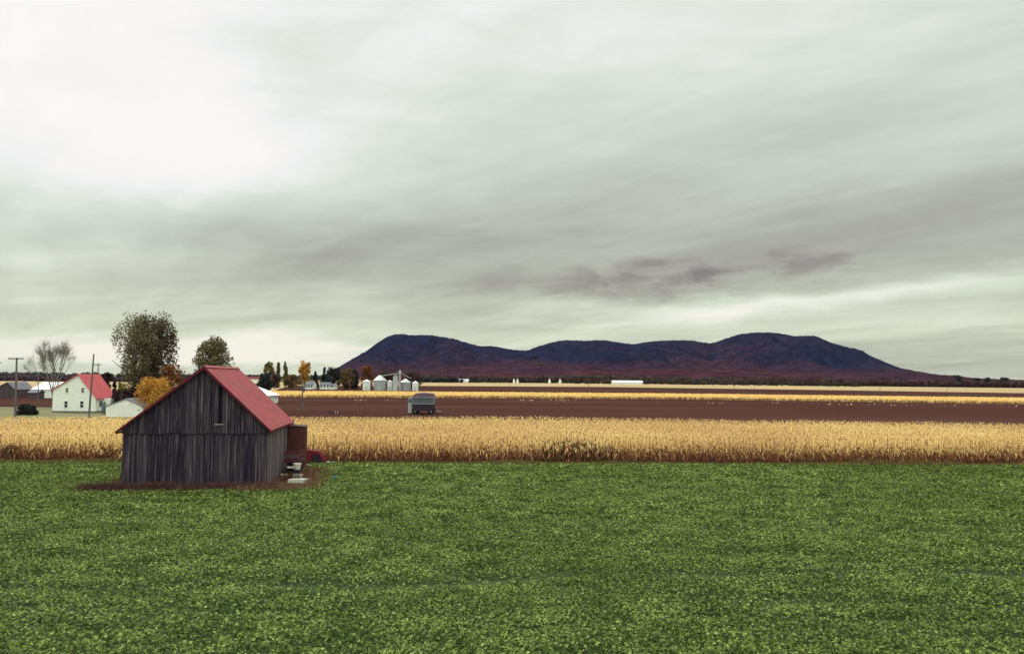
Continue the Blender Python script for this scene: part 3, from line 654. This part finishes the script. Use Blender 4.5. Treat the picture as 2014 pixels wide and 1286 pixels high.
# left outbuildings
BY = 232
f = lambda px, py, Y=BY: W(px, py, Y)
gable_building('outbuilding', 'small dark gabled barn at the left frame edge', 'barn', f(-12, 770)[0], f(28, 770)[0], BY, BY+9, f(10, 765)[2], f(15, 752)[2], M['darkwood'], M['greyroof'], rxf=.66)
gable_building('outbuilding', 'long brown barn with a bright white roof behind the small dark gabled barn', 'barn', f(22, 770)[0], f(52, 770)[0]+.3, BY+10, BY+22, f(30, 765, BY+10)[2], f(25, 752, BY+10)[2], M['darkwood'], M['whiteroof'], axis='x')
gable_building('outbuilding', 'white roofed low barn with pale walls beside the leafless tree', 'barn', f(54, 770)[0], f(101, 770)[0], BY+2, BY+14, f(60, 766)[2], f(60, 752.5)[2], M['white'], M['whiteroof'], axis='x')
t, h = gable_building('outbuilding', 'small purple grey shed in front of the white roofed low barn', 'shed', f(55, 775, BY-8)[0], f(75, 775, BY-8)[0], BY-8, BY-5, f(60, 772, BY-8)[2], f(65, 767, BY-8)[2], M['darkwood'], M['greyroof'], axis='x')
# white-roofed barn seen past the red roof
BY2 = 196
t, h = gable_building('livestock_barn', 'low barn with a white metal roof showing behind the red barn roof', 'barn', f(370, 780, BY2)[0], f(519, 780, BY2)[0], BY2, BY2+12, f(519, 778, BY2)[2], f(445, 751, BY2)[2], M['white'], M['whiteroof'], over=.5)
gable_building('farm_shed', 'pale shed with a dark flat roof far behind the barn ridge', 'shed', f(462, 750, 330)[0], f(515, 750, 330)[0], 330, 342, f(480, 745, 330)[2], f(480, 741, 330)[2], M['white'], M['redtrim'], axis='x')

# distant farm: houses, bins
FY = 405
def fx(px, Y=FY): return W(px, 745, Y)[0]
def fz(py, px=760, Y=FY): return W(px, py, Y)[2]
for i, (pa, pb, pe, pr, lab) in enumerate(((600, 616, 757, 750, 'pale house with a blue grey roof right of the orange tree'), (629, 648, 757, 752, 'long low white house with a blue grey roof among dark trees'), (649, 659, 759, 755, 'tiny white shed beside the long low white house'))):
    t, h = gable_building('distant_house', lab, 'house', fx(pa, 430), fx(pb, 430), 430, 438, fz(pe, pa, 430), fz(pr, pa, 430), M['white'], M['bluegrey'], axis='x', group='houses of the distant farm')
    for k in range(3 if i < 2 else 1):
        window(t, -h+h*2*(k+.5)/(3 if i < 2 else 1), 1.5, .9, 1.1)
def bin_(px, pw, pe, pt, label, Y=FY, wall='galv', cap='galvroof', name='grain_bin'):
    t = empty(name, (fx(px, Y), Y, 0), 0, label, 'grain bin', 'grain bins of the distant farm'); r = pw*Y/FPX/2; e = fz(pe, px, Y); tp = fz(pt, px, Y)
    prof = []
    k = int(e/.45)
    for i in range(k+1): z = e*i/k; prof += [(r, z), (r+.05, min(z+.22, e))] if i < k else [(r, z)]
    MB().lathe(prof, 28).build('wall', M[wall], t)
    MB().lathe([(r+.18, e-.02), (r+.15, e+.08), (r*.25, tp-.25), (r*.22, tp-.2), (r*.2, tp)], 28).build('roof', M[cap], t)
    MB().box(-.35, .35, -r-.08, -r+.1, .2, 1.9).build('door', M['galvroof'], t)
    MB().box(r*.5-.22, r*.5-.16, -r*.87-.12, -r*.87-.06, .3, e).build('ladder', M['blackpaint'], t)
bin_(721.5, 15, 750, 746, 'squat cream coloured bin, leftmost beside the orange tree', wall='white', cap='whiteroof')
bin_(747.5, 25, 748, 737.5, 'wide grey domed steel bin between two cream bins')
bin_(767, 10, 750, 747, 'narrow cream bin between the wide domed bin and the tall tower', wall='white', cap='whiteroof')
bin_(798, 20, 752, 744.5, 'grey steel bin with a cone roof, right of the tall tower', Y=FY+3)
bin_(817, 12, 753, 749, 'small white bin at the right end of the bin row', wall='white', cap='whiteroof')
t = empty('elevator_tower', (fx(779), FY-2, 0), 0, 'pale tall elevator tower with a peaked head among the grain bins', 'tower')
r = 4.2*FY/FPX
MB().box(-r, r, -r, r, 0, fz(740.5, 779)).build('tower_body', M['galvroof'], t)
MB().prism([(-r-.1, -r-.1, fz(740.5, 779)), (r+.1, -r-.1, fz(740.5, 779)), (0, -r-.1, fz(737, 779))], (0, 2*r+.2, 0)).build('roof', M['galv'], t)
dx = 8.5*FY/FPX
MB().box(dx-.45, dx+.45, -.45, .45, 0, fz(731, 787)).build('bucket_leg', M['galv'], t)
MB().prism([(dx-.8, -.6, fz(733, 787)), (dx+.8, -.6, fz(733, 787)), (dx, -.6, fz(727, 787))], (0, 1.2, 0)).build('tower_head', M['galvroof'], t)
MB().tube([(dx, 0, fz(733, 787)), (dx+5, 2, fz(744, 787))], .16, 6).build('spout', M['galv'], t)
MB().tube([(dx, 0, fz(734, 787)), (dx-10, 2, fz(740, 787))], .16, 6).build('spout', M['galv'], t)

# far white sheds and small houses in front of the wood
for pa, pb, py, Y, lab in ((886, 921, 752, 1080, 'long low white barn at the foot of the mountain, left of centre'), (1205, 1264, 752.5, 1000, 'longest white barn at the foot of the mountain, in the middle')):
    gable_building('far_barn', lab, 'barn', fx(pa, Y), fx(pb, Y), Y, Y+12, 2.3, 4.3, M['white'], M['whiteroof'], axis='x', group='far white barns by the wood', over=.4)
for px, lab in ((1011, 'leftmost tiny pale house of the pair at the wood edge'), (1018, 'tiny pale house just right of the leftmost one at the wood edge'), (1081, 'tiny white narrow house between the paler pair and the gabled one'), (1102, 'tiny white gabled house nearest the longest barn'), (1620, 'lone tiny pale house in front of the right-hand wood')):
    Y = 1010; gable_building('far_house', lab, 'house', fx(px-2.2, Y), fx(px+2.2, Y), Y, Y+6, 3.2, 6.2, M['white'], M['whiteroof'], group='tiny far houses at the wood edge')

# grain wagon in the ploughed field
def wagon():
    Y = 150.0; s = Y/FPX; t = empty('grain_wagon', (W(802, 815, Y)[0], Y, 0), .03, 'grey high sided grain wagon with arched tarp parked in the ploughed field', 'wagon')
    zz = lambda py: W(828, py, Y)[2]; w_ = 51*s; f0 = 8*s
    z1, z2, z3, z4 = zz(808), zz(794), zz(781), zz(774)
    # body, set back 3 m long; lighter end panel on the left
    MB().box(f0, w_, 0, 5.2, z2, z3).build('box', M['bluegrey'], t)
    MB().prism([(f0+.003, 0.02, z3), (w_, .02, z3), (w_-.3, .02, z4-.02), (w_*.6, .02, z4+.12), (f0+.5, .02, z4)], (0, 5.1, 0)).build('tarp', M['tarp'], t)
    MB().prism([(f0, -.02, z2-.002), (w_-.02, -.02, z2-.002), (w_-.35, -.02, z1), (f0+.35, -.02, z1)], (0, 5.15, 0)).build('hopper', M['blackpaint'], t)
    b = MB()
    for x in (f0+.05, w_-.05): b.box(x-.03, x+.03, -.06, -.003, z2, z3)
    b.box(f0-.04, w_+.04, -.09, -.063, z3-.08, z3+.02); b.box(f0-.04, w_+.04, -.09, -.063, z2-.05, z2+.05); b.build('rib', M['galv'], t)
    MB().box(0, f0-.08, .25, 1.5, zz(812), z3-.05).build('front_unit', M['galv'], t)
    MB().box(.05, f0-.14, .20, .245, z2+.2, z3-.25).build('side_panel', M['bluegrey'], t)
    for k, x in enumerate((w_*.6, w_*.7, w_*.8)): MB().tube([(x-.8, 1, z4), (x-.8, 1, z4+.42+.1*(k % 2))], .03, 5).build('hoop', M['galv'], t)
    for x in (f0+.55, w_-.55):
        for y in (.3, 4.4):
            wh = MB().tube([(x, y, .55), (x, y+.35, .55)], .55, 18); ww = wh.build('wheel', M['rubber'], t)
            MB().tube([(x, y-.02, .55), (x, y+.0, .55)], .24, 12).build('rim', M['galv'], ww)
    MB().box(f0+.2, w_-.2, .3, 4.8, .75, z1).build('frame', M['blackpaint'], t)
    MB().prism([(w_, 0.3, z1+.1), (w_+.35, .3, z1+.1), (w_+.45, .3, .5), (w_+.1, .3, .5)], (0, 1.6, 0)).build('rear_fender', M['maroon'], t)
    MB().tube([(w_, 1.2, .6), (w_+1.2, 1.2, .45)], .06, 6).build('drawbar', M['galv'], t)
wagon()
# small implement behind the corn, right of the barn
Y = 148; t = empty('disc_harrow', (W(655, 815, Y)[0], Y, 0), 0, 'low rusty field implement just beyond the corn, right of the barn', 'farm machine')
b = MB().box(-1.0, 1.0, -.1, .1, .40, .5); b.box(-1.0, 1.0, .6, .8, .40, .5); b.box(-.06, .06, -.1, 2, .5, .6); b.build('frame', M['maroon'], t)
for k in range(5):
    x = -.8+.4*k; MB().tube([(x, 0, .28), (x+.04, 0, .28)], .27, 14).build('disc', M['galvroof'] if k > 2 else M['blackpaint'], t)

# ---------------------------------------------------------------- poles
GP = 'wooden utility poles'
def pole(px_t, py_t, px_b, Y, label, arm=None, r=.15, transformer=False, group=GP, y_arm=0):
    T = W(px_t, py_t, Y); B = np.array([W(px_b, 815, Y)[0], Y, 0]); t = empty('utility_pole', tuple(B), 0, label, 'utility pole', group); d = T-B
    MB().tube([(0, 0, 0), (d[0]*.5, 0, d[2]*.5), (d[0], 0, d[2])], [r, r*.85, r*.65], 8).build('pole', M['pole'], t)
    if arm:
        z = d[2]-.18-y_arm; MB().box(d[0]-arm, d[0]+arm, -r-.12, -r*.7, z-.07, z+.07).build('crossarm', M['pole'], t)
        b = MB()
        for x in (-arm*.9, -arm*.45, arm*.45, arm*.9): MB().lathe([(.05, z+.07), (.07, z+.14), (.045, z+.25)], 8, d[0]+x, -r-.02).build('insulator', M['galvroof'], t)
    if transformer:
        MB().lathe([(.27, d[2]-2.2), (.3, d[2]-2.1), (.3, d[2]-1.1), (.2, d[2]-1.0)], 14, d[0]+.3, -.35).build('transformer', M['bluegrey'], t)
pole(33, 703, 30, 118, 'tall pole with a wide crossarm near the left frame edge', 1.0, .17)
pole(184.5, 696, 175, 128, 'slightly leaning pole without crossarm in front of the white house', None, .16)
pole(193, 714, 192, 190, 'pole with a short crossarm rising behind the red house roof', .8, .16, y_arm=.2)
pole(75, 738, 74, 200, 'short pole between the white roofed barn and the bare tree', None, .14)
pole(595, 748, 595, 165, 'lone pole carrying a transformer to the right of the barn roof', None, .15, True)
pole(-2, 712, -3, 200, 'pole cut by the left frame edge', .8, .16)
for px, y0, Y, lab in ((1158, 750, 430, 'thin distant pole in front of the longest white barn'), (1003, 752, 520, 'thin distant pole left of the tiny paired houses'), (1444, 757, 520, 'thin distant pole below the highest mountain top'),
                       (1731, 759, 450, 'taller thin distant pole in the right-hand stubble'), (1863, 763, 460, 'rightmost thin distant pole')):
    pole(px, y0, px, Y, lab, None, .17)

# ---------------------------------------------------------------- trees
def limb_tree(mb, p, d, ln, r, depth, spread=.5, up=.25, kids=(2, 3), tips=None, shrink=.74):
    p1 = p+d*ln; mid = p+d*ln*.5+Vector((random.uniform(-1, 1), random.uniform(-1, 1), 0))*ln*.05
    r1 = r*.68; mb.tube([p, mid, p1], [r, (r+r1)/2, r1], 6 if depth > 2 else 4, cap=False)
    if depth == 0:
        if tips is not None: tips.append(p1)
        return
    if tips is not None and depth <= 2: tips.append(p1)
    for i in range(random.randint(*kids)):
        nd = (d+Vector((random.gauss(0, 1), random.gauss(0, 1), random.gauss(0, .5)))*spread+Vector((0, 0, up))).normalized()
        limb_tree(mb, p1, nd, ln*shrink*random.uniform(.8, 1.15), r1*random.uniform(.7, .95), depth-1, spread, up, kids, tips, shrink)
def tree(name, label, cat, px, Y, py_top, w_px, m, shape='round', py_bot=None, group=None, leaf=.5, n=1500, bark='bark', clumps=26, px_base=None, gap=.0, depth_f=.9):
    B = np.array([W(px_base or px, 745, Y)[0], Y, 0]); T = W(px, py_top, Y); H = T[2]; hw = w_px*Y/FPX/2
    zb = W(px, py_bot, Y)[2] if py_bot else H*.22; zb = max(zb, .0)
    t = empty(name, tuple(B), 0, label, cat, group); ch = H-zb; cz = (H+zb)/2
    mb = MB(); tips = []
    r0 = max(.06, .022*H)
    mb.tube([(0, 0, 0), (0, 0, zb+.12*ch), (random.uniform(-.1, .1)*hw, 0, cz)], [r0*1.25, r0, r0*.55], 8)
    for i in range(10 if shape in ('round', 'vase') else 5):
        a = random.uniform(0, 2*math.pi); z0 = zb+ch*random.uniform(.02, .45); q = hw*random.uniform(.4, .85)*(.4 if shape in ('column', 'cone') else 1)
        e = Vector((math.cos(a)*q, math.sin(a)*q*depth_f, min(z0+ch*random.uniform(.25, .5), H-.1*ch)))
        mb.tube([(0, 0, z0), tuple(Vector((e.x*.45, e.y*.45, z0+(e.z-z0)*.5))), tuple(e)], [r0*.5, r0*.32, r0*.1], 5, cap=False)
    mb.build('trunk', M[bark], t)
    Cs = []
    for i in range(clumps):
        u = random.random(); a = random.uniform(0, 2*math.pi)
        zf = random.uniform(.02, .95)
        if shape == 'round': rr = math.sqrt(max(0, 1-(2*zf-1)**2*.92))
        elif shape == 'bush': rr = math.sqrt(max(.05, 1-zf**2))
        elif shape == 'vase': rr = (.62+.9*zf) if zf < .42 else math.sqrt(max(0.06, 1-((zf-.42)/.60)**2))
        elif shape == 'column': rr = .75*math.sin(math.pi*min(1, .12+zf*.86))**.5
        else: rr = (1-zf)*1.05
        rad = rr*(u**.6)
        cr_ = hw*(.30 if shape not in ('column', 'cone', 'vase') else .34 if shape != 'vase' else .17)*(.75+.5*random.random())*(1 if shape != 'cone' else .35+.75*(1-zf))
        x, y, z = math.cos(a)*rad*(hw-cr_*.6), math.sin(a)*rad*(hw-cr_*.6)*depth_f, zb+zf*ch
        z = min(z, H-cr_*(.55 if shape != 'vase' else 2.2*random.random()))
        k = max(8, int(n/clumps*(.7+.6*random.random())*(1-gap*random.random())))
        d = RNG.normal(size=(k, 3)); d /= np.linalg.norm(d, axis=1)[:, None]; d *= (RNG.random(k)**.45)[:, None]*cr_
        st_ = 3.4 if shape == 'vase' else min(3.0, max(1.0, ch/(2*hw)))
        Cs.append(np.array([x, y, z])+d*np.array([1, 1, .85*st_]))
    C = np.concatenate(Cs); C[:, 2] = np.maximum(C[:, 2], .1)
    quads_mesh('crown', leaves(C, leaf), M[m], t)
    return t
# farmstead trees, left
T1 = 'tall trees round the farmstead'
tree('tall_tree', 'left half of the tall olive twin tree, feathery and leaning left', 'tree', 250, 172, 628, 108, 'f_olive2', 'vase', 752, T1, .26, 9500, clumps=110, px_base=265, gap=.5)
tree('tall_tree', 'right half of the tall olive twin tree, denser and darker', 'tree', 320, 176, 627, 108, 'f_olive', 'vase', 752, T1, .28, 13000, clumps=125, px_base=300, gap=.3)
tree('round_tree', 'round olive tree rising right behind the barn ridge', 'tree', 420, 150, 664, 96, 'f_olive2', 'bush', 752, T1, .26, 9000, clumps=70, gap=.35)
# bare tree
P = np.array([W(106, 745, 165)[0], 165, 0]); t = empty('bare_tree', tuple(P), 0, 'leafless grey tree with spreading twigs left of the white house', 'tree')
random.seed(11); mb = MB(); tips = []
mb.tube([(0, 0, 0), (0, 0, 2.2)], [.32, .26], 8)
for k in range(7):
    a = k*2*math.pi/7+.3; d = Vector((math.cos(a)*.5, math.sin(a)*.5, 1)).normalized()
    limb_tree(mb, Vector((0, 0, 1.6+.1*k)), d, 3.6, .19, 5, .36, .10, (2, 3), tips, .70)
zmax = max(p.z for p in tips); xm = max(abs(p.x) for p in tips); zt = W(115, 674, 165)[2]; hwx = 46*165/FPX
mb.v = [(x*hwx/xm, y*hwx/xm, z*zt/zmax) for x, y, z in mb.v]; mb.build('trunk', M['greybark'], t)
tw = np.array([(p.x*hwx/xm, p.y*hwx/xm, p.z*zt/zmax) for p in tips]); tw = np.repeat(tw, 4, 0); n = len(tw)
dirs = tw/np.linalg.norm(tw, axis=1)[:, None]*.5+RNG.normal(size=(n, 3))*.5; a_ = RNG.normal(size=(n, 3))*.008
quads_mesh('twigs', np.stack([tw-a_, tw+a_, tw+dirs*1.1+a_*.4, tw+dirs*1.1-a_*.4], 1), M['greybark'], t)
# shrubs between house and barn
G2 = 'bushes round the farmstead'
tree('orange_bush', 'large bright orange bush left of the barn gable', 'bush', 301, 135, 745, 108, 'f_orange', 'bush', 812, G2, .22, 7000, clumps=60, gap=.5)
tree('rust_bush', 'dull rust brown bush between the orange bush and the tall trees', 'bush', 332, 160, 720, 96, 'f_rust', 'bush', 800, G2, .34, 2600, clumps=30)
tree('cypress', 'narrow dark pointed conifer right of the red house roof', 'conifer', 226, 150, 733, 13, 'f_purple', 'cone', 800, G2, .28, 700, clumps=16)
tree('dark_bush', 'dark purple bush below the tall twin tree beside the garage', 'bush', 247, 150, 762, 62, 'f_purple', 'bush', 812, G2, .32, 2600, clumps=30)
tree('dark_bush', 'dark bush directly under the trunks of the twin tree', 'bush', 285, 165, 738, 70, 'f_purple', 'bush', 812, G2, .34, 2600, clumps=30)
tree('yellow_bush', 'small pale yellow rounded bush beside the narrow dark conifer', 'bush', 240, 146, 750, 16, 'f_yellow', 'round', 768, G2, .26, 600, clumps=12)
tree('maroon_bush', 'dark maroon bush behind the red house roof', 'bush', 208, 170, 736, 34, 'f_purple', 'bush', 800, G2, .34, 1200, clumps=18)
tree('dark_hedge', 'low black green clipped hedge left of the white house', 'hedge', 55, 136, 797, 42, 'f_dark', 'bush', 813, G2, .26, 3000, clumps=44)
# distant farm trees
G3 = 'trees round the distant farm'
D = [('yellow_tree', 'yellow green round tree, leftmost of the distant row', 529, 470, 713, 26, 'f_goldgreen', 'round', 757),
     ('dark_bush', 'dark green spreading conifer just past the barn roof', 521, 330, 735, 34, 'f_dark', 'bush', 766),
     ('poplar', 'slender poplar nearer the yellow tree', 547, 470, 712, 10, 'f_goldgreen', 'column', 757),
     ('poplar', 'slender poplar nearer the orange tree', 561, 470, 712, 11, 'f_goldgreen', 'column', 757),
     ('orange_tree', 'orange and green tree behind the transformer pole', 600, 460, 711.5, 27, 'f_orange', 'round', 756),
     ('low_tree', 'low dark tree under the yellow green tree', 540, 440, 737, 40, 'f_wood', 'bush', 760),
     ('low_tree', 'low brown tree between the poplars and orange tree', 575, 440, 738, 40, 'f_brown', 'bush', 760),
     ('spruce', 'dark spruce right of the pale grey roofed house', 620, 440, 730, 16, 'f_dark', 'cone', 762),
     ('spruce', 'pointed dark spruce above the long low house', 638, 450, 722, 18, 'f_dark', 'cone', 762),
     ('dark_tree', 'dark rounded tree right of the pointed spruce', 656, 450, 723, 42, 'f_dark', 'round', 765),
     ('brown_tree', 'brown oak like tree beside the dark rounded tree', 681, 440, 725, 34, 'f_brown', 'round', 765),
     ('dark_tree', 'dark narrow tree left of the orange red tree', 698, 450, 728, 20, 'f_dark', 'column', 766),
     ('rust_tree', 'orange red tree behind the leftmost cream bin', 723, 430, 720, 32, 'f_rust', 'round', 764),
     ('grey_tree', 'grey brown tree behind the wide domed bin', 760, 470, 731, 40, 'f_wood', 'round', 764),
     ('grey_tree', 'grey brown tree behind the small white bin', 812, 480, 733, 40, 'f_wood', 'round', 764)]
for nme, lab, px, Y, pt, w_, m, shp, pb in D:
    tree(nme, lab, 'tree', px, Y, pt, w_, m, shp, pb, G3, .6, 2600, clumps=40)

# woods and hedges in the distance (masses)
def wood(name, label, pts, m, n_tree, leaf=2.2, per=46, seed=0, dY=60):
    """pts: list of (px, base depth, py_top)"""
    pxs = [p[0] for p in pts]; Cs = []
    for i in range(n_tree):
        px = RNG.uniform(pxs[0], pxs[-1]); Y = np.interp(px, pxs, [p[1] for p in pts])+RNG.random()*dY; top = np.interp(px, pxs, [p[2] for p in pts])
        H = max(2.0, W(px, top, Y)[2])*RNG.uniform(.55, 1.02); hw = H*RNG.uniform(.28, .55); x = W(px, 745, Y)[0]
        d = RNG.normal(size=(per, 3)); d /= np.linalg.norm(d, axis=1)[:, None]; d *= (RNG.random(per)**.4)[:, None]
        Cs.append(np.array([x, Y, H*.52])+d*np.array([hw, hw, H*.5]))
    C = np.concatenate(Cs); C[:, 2] = np.maximum(C[:, 2], .2)
    return tag(quads_mesh(name, leaves(C, leaf), M[m]), label, 'woodland', kind='stuff')
wood('wood_edge', 'brown autumn wood along the foot of the mountain', [(800, 1150, 736), (900, 1150, 738), (1000, 1150, 741), (1100, 1120, 739), (1200, 1120, 737), (1320, 1100, 741), (1420, 1100, 742), (1600, 1050, 744), (1700, 1000, 748), (1850, 980, 749), (2014, 960, 750), (2200, 950, 752)], 'f_wood', 900, 2.6)
wood('dark_wood_edge', 'darker bushes standing in front of the autumn wood', [(826, 1060, 741), (880, 1060, 743), (940, 1100, 748)], 'f_dark', 60, 2.2, dY=15)
wood('dark_wood_edge', 'dark hedge of bushes below the main mountain tops', [(1130, 1040, 746), (1200, 1040, 744), (1290, 1060, 747), (1380, 1000, 748), (1480, 980, 746), (1560, 960, 750), (1690, 900, 752)], 'f_wood', 170, 2.0, dY=20)
wood('red_wood_edge', 'reddish low wood at the right end of the mountain', [(1550, 1000, 748), (1700, 980, 750), (1850, 960, 752), (2014, 940, 754), (2200, 940, 754)], 'f_woodred', 380, 2.4, dY=40)
wood('horizon_wood', 'thin line of trees on the flat horizon at the left', [(-300, 1500, 731), (0, 1500, 731.5), (150, 1500, 733), (260, 1500, 734), (480, 1500, 737), (660, 1400, 738)], 'f_horizon', 700, 3.6, dY=120)
wood('purple_wood', 'dark purple band of shrubs below the left horizon', [(-300, 760, 738), (0, 760, 738), (160, 760, 738), (300, 760, 741), (500, 760, 741)], 'f_shrub', 420, 2.2, dY=40)
for px, Y, pt, w_ in ((1882, 1500, 739, 20), (1920, 1500, 744, 14), (1945, 1500, 743, 16), (1975, 1450, 743, 20)):
    tree('skyline_tree', {1882: 'tallest of the dark trees on the right skyline', 1920: 'small skyline tree right of the tallest one', 1945: 'middle skyline tree between two small neighbours', 1975: 'rightmost broad tree on the right skyline'}[px], 'tree', px, Y, pt, w_, 'f_dark', 'round', 753, 'dark trees on the right skyline', 2.4, 500, clumps=12)
struct(MB().add([(fx(-400, 700), 300, .02), (fx(560, 330), 300, .02), (fx(560, 700), 740, .02), (fx(-500, 740), 740, .02)], [(0, 1, 2, 3)]).build('pasture', M['pale_stubble']))

# ---------------------------------------------------------------- mountain
prof = [(560, 745), (620, 741), (640, 736), (665, 723), (700, 702), (722, 690), (745, 671), (770, 658), (785, 656), (810, 660), (845, 660), (880, 666), (910, 672), (940, 680), (975, 681), (1010, 688), (1035, 690), (1060, 680), (1090, 671), (1120, 668), (1150, 670), (1185, 668), (1210, 672), (1240, 678), (1260, 675), (1285, 671), (1320, 669), (1360, 669), (1385, 673), (1400, 675), (1420, 668), (1450, 658), (1480, 654), (1510, 653), (1540, 657), (1560, 662), (1590, 660), (1605, 661), (1630, 672), (1660, 682), (1690, 688), (1710, 700), (1740, 712), (1770, 724), (1800, 730), (1850, 738), (1900, 744), (1960, 749), (2060, 753), (2200, 757)]
def mountain():
    YR = 4300.0; na, nb = 760, 150
    pxs = np.linspace(560, 2190, na); tops = np.interp(pxs, [p[0] for p in prof], [p[1] for p in prof])
    tops = np.convolve(np.pad(tops, 4, 'edge'), np.ones(9)/9, 'valid')
    rid = np.array([W(a, b, YR) for a, b in zip(pxs, tops)]); rid[:, 2] = np.maximum(rid[:, 2], 2)
    v = np.linspace(-1, 1.0, nb)
    P = np.zeros((na, nb, 3)); 
    Yd = np.where(v < 0, YR+v*2100, YR+v*1500)
    for j in range(nb):
        a = abs(v[j]); f = (1-a)**1.15*(1+.35*math.sin(math.pi*a)) if v[j] < 0 else (1-a*a)
        X_ = rid[:, 0]; nz_ = fbm(X_/330+20, np.full(na, Yd[j]/420), 51, 5)-.5; rv = np.abs(fbm(X_/210+3, np.full(na, Yd[j]/700)+9, 71, 4)-.5)*2
        env = math.sin(math.pi*a)**.8 if 0 < a < 1 else 0
        z = rid[:, 2]*f+rid[:, 2]*env*(nz_*.6-rv*.34)+(fbm(X_/13, np.full(na, Yd[j]/13), 91, 2)-.5)*9*(1-a)**.3
        if v[j] < 0:   # stay below the skyline
            z = np.minimum(z, CAMH+(rid[:, 2]-CAMH)*Yd[j]/YR*.985) if a > .04 else z
        P[:, j, 0] = X_*Yd[j]/YR; P[:, j, 1] = Yd[j]; P[:, j, 2] = np.where(a >= .999, -2, z)
    o = grid_mesh('mountain', P, M['mountain']); struct(o)
    # low autumn foothills in front
    na, nb = 500, 60; pxs = np.linspace(640, 2100, na); P = np.zeros((na, nb, 3))
    topf = np.interp(pxs, [640, 700, 800, 900, 1050, 1200, 1350, 1500, 1650, 1800, 1950, 2100], [742, 738, 731, 722, 716, 722, 724, 728, 728, 734, 746, 752])
    YR2 = 2300.; rid = np.array([W(a, b, YR2) for a, b in zip(pxs, topf)]); rid[:, 2] = np.maximum(rid[:, 2], 1)
    for j, v_ in enumerate(np.linspace(-1, 1, nb)):
        Yd_ = YR2+v_*650; X_ = rid[:, 0]; z = rid[:, 2]*(1-abs(v_)**1.6)*(.75+.5*fbm(X_/160, np.full(na, Yd_/200), 13, 4))+(fbm(X_/8, np.full(na, Yd_/8), 19, 2)-.5)*6*(1-abs(v_))**.4
        P[:, j, 0] = X_*Yd_/YR2; P[:, j, 1] = Yd_; P[:, j, 2] = np.where(abs(v_) > .999, -2, z)
    struct(grid_mesh('foothills', P, M['mountain']))
def by_height(m, low, z0, z1, wob):
    # hardwoods in autumn colour low down, evergreens above with haze blue painted in
    nt = m.node_tree; N, L = nt.nodes, nt.links; p = N['Principled BSDF']; src = p.inputs['Base Color'].links[0].from_socket
    g = N.new('ShaderNodeNewGeometry'); sx = N.new('ShaderNodeSeparateXYZ'); L.new(g.outputs['Position'], sx.inputs[0])
    n = N.new('ShaderNodeTexNoise'); n.inputs['Scale'].default_value = .0025; n.inputs['Detail'].default_value = 5; L.new(g.outputs['Position'], n.inputs[0])
    a = N.new('ShaderNodeMath'); a.operation = 'MULTIPLY_ADD'; L.new(n.outputs[0], a.inputs[0]); a.inputs[1].default_value = wob; L.new(sx.outputs[2], a.inputs[2])
    r = N.new('ShaderNodeMapRange'); L.new(a.outputs[0], r.inputs[0]); r.inputs[1].default_value = z0; r.inputs[2].default_value = z1
    k = N.new('ShaderNodeMix'); k.data_type = 'RGBA'; L.new(r.outputs[0], k.inputs[0]); k.inputs[6].default_value = low+(1,); L.new(src, k.inputs[7])
    n2 = N.new('ShaderNodeTexNoise'); n2.inputs['Scale'].default_value = .022; n2.inputs['Detail'].default_value = 8; n2.inputs['Roughness'].default_value = .75; L.new(g.outputs['Position'], n2.inputs[0])
    r2 = N.new('ShaderNodeMapRange'); L.new(n2.outputs[0], r2.inputs[0]); r2.inputs[1].default_value = .36; r2.inputs[2].default_value = .66; r2.inputs[3].default_value = .35; r2.inputs[4].default_value = 1.9
    v2 = N.new('ShaderNodeVectorMath'); v2.operation = 'SCALE'; L.new(k.outputs[2], v2.inputs[0]); L.new(r2.outputs[0], v2.inputs['Scale']); L.new(v2.outputs[0], p.inputs['Base Color'])
by_height(M['mountain'], (.052, .020, .023), 75, 165, 170)
M['foot'] = mat('autumn_foothill', (.050, .020, .034), (.034, .018, .034), .012, bump=.5, bscale=.06, rough=1, spec=0, c=(.058, .026, .030), cscale=.003)
mountain()

# ---------------------------------------------------------------- autumn air
hm = bpy.data.materials.new('haze'); hm.use_nodes = True; hn = hm.node_tree.nodes; hn.clear()
hv = hn.new('ShaderNodeVolumePrincipled'); ho = hn.new('ShaderNodeOutputMaterial'); hm.node_tree.links.new(hv.outputs[0], ho.inputs['Volume'])
hv.inputs['Color'].default_value = (.55, .57, .88, 1); hv.inputs['Density'].default_value = 1.0e-5
hb = MB().box(-12500, 12500, -200, 14500, -3.5, 520).build('haze', hm); hb['kind'] = 'stuff'; hb['label'] = 'thin bluish autumn air over the whole plain'; hb['category'] = 'haze'
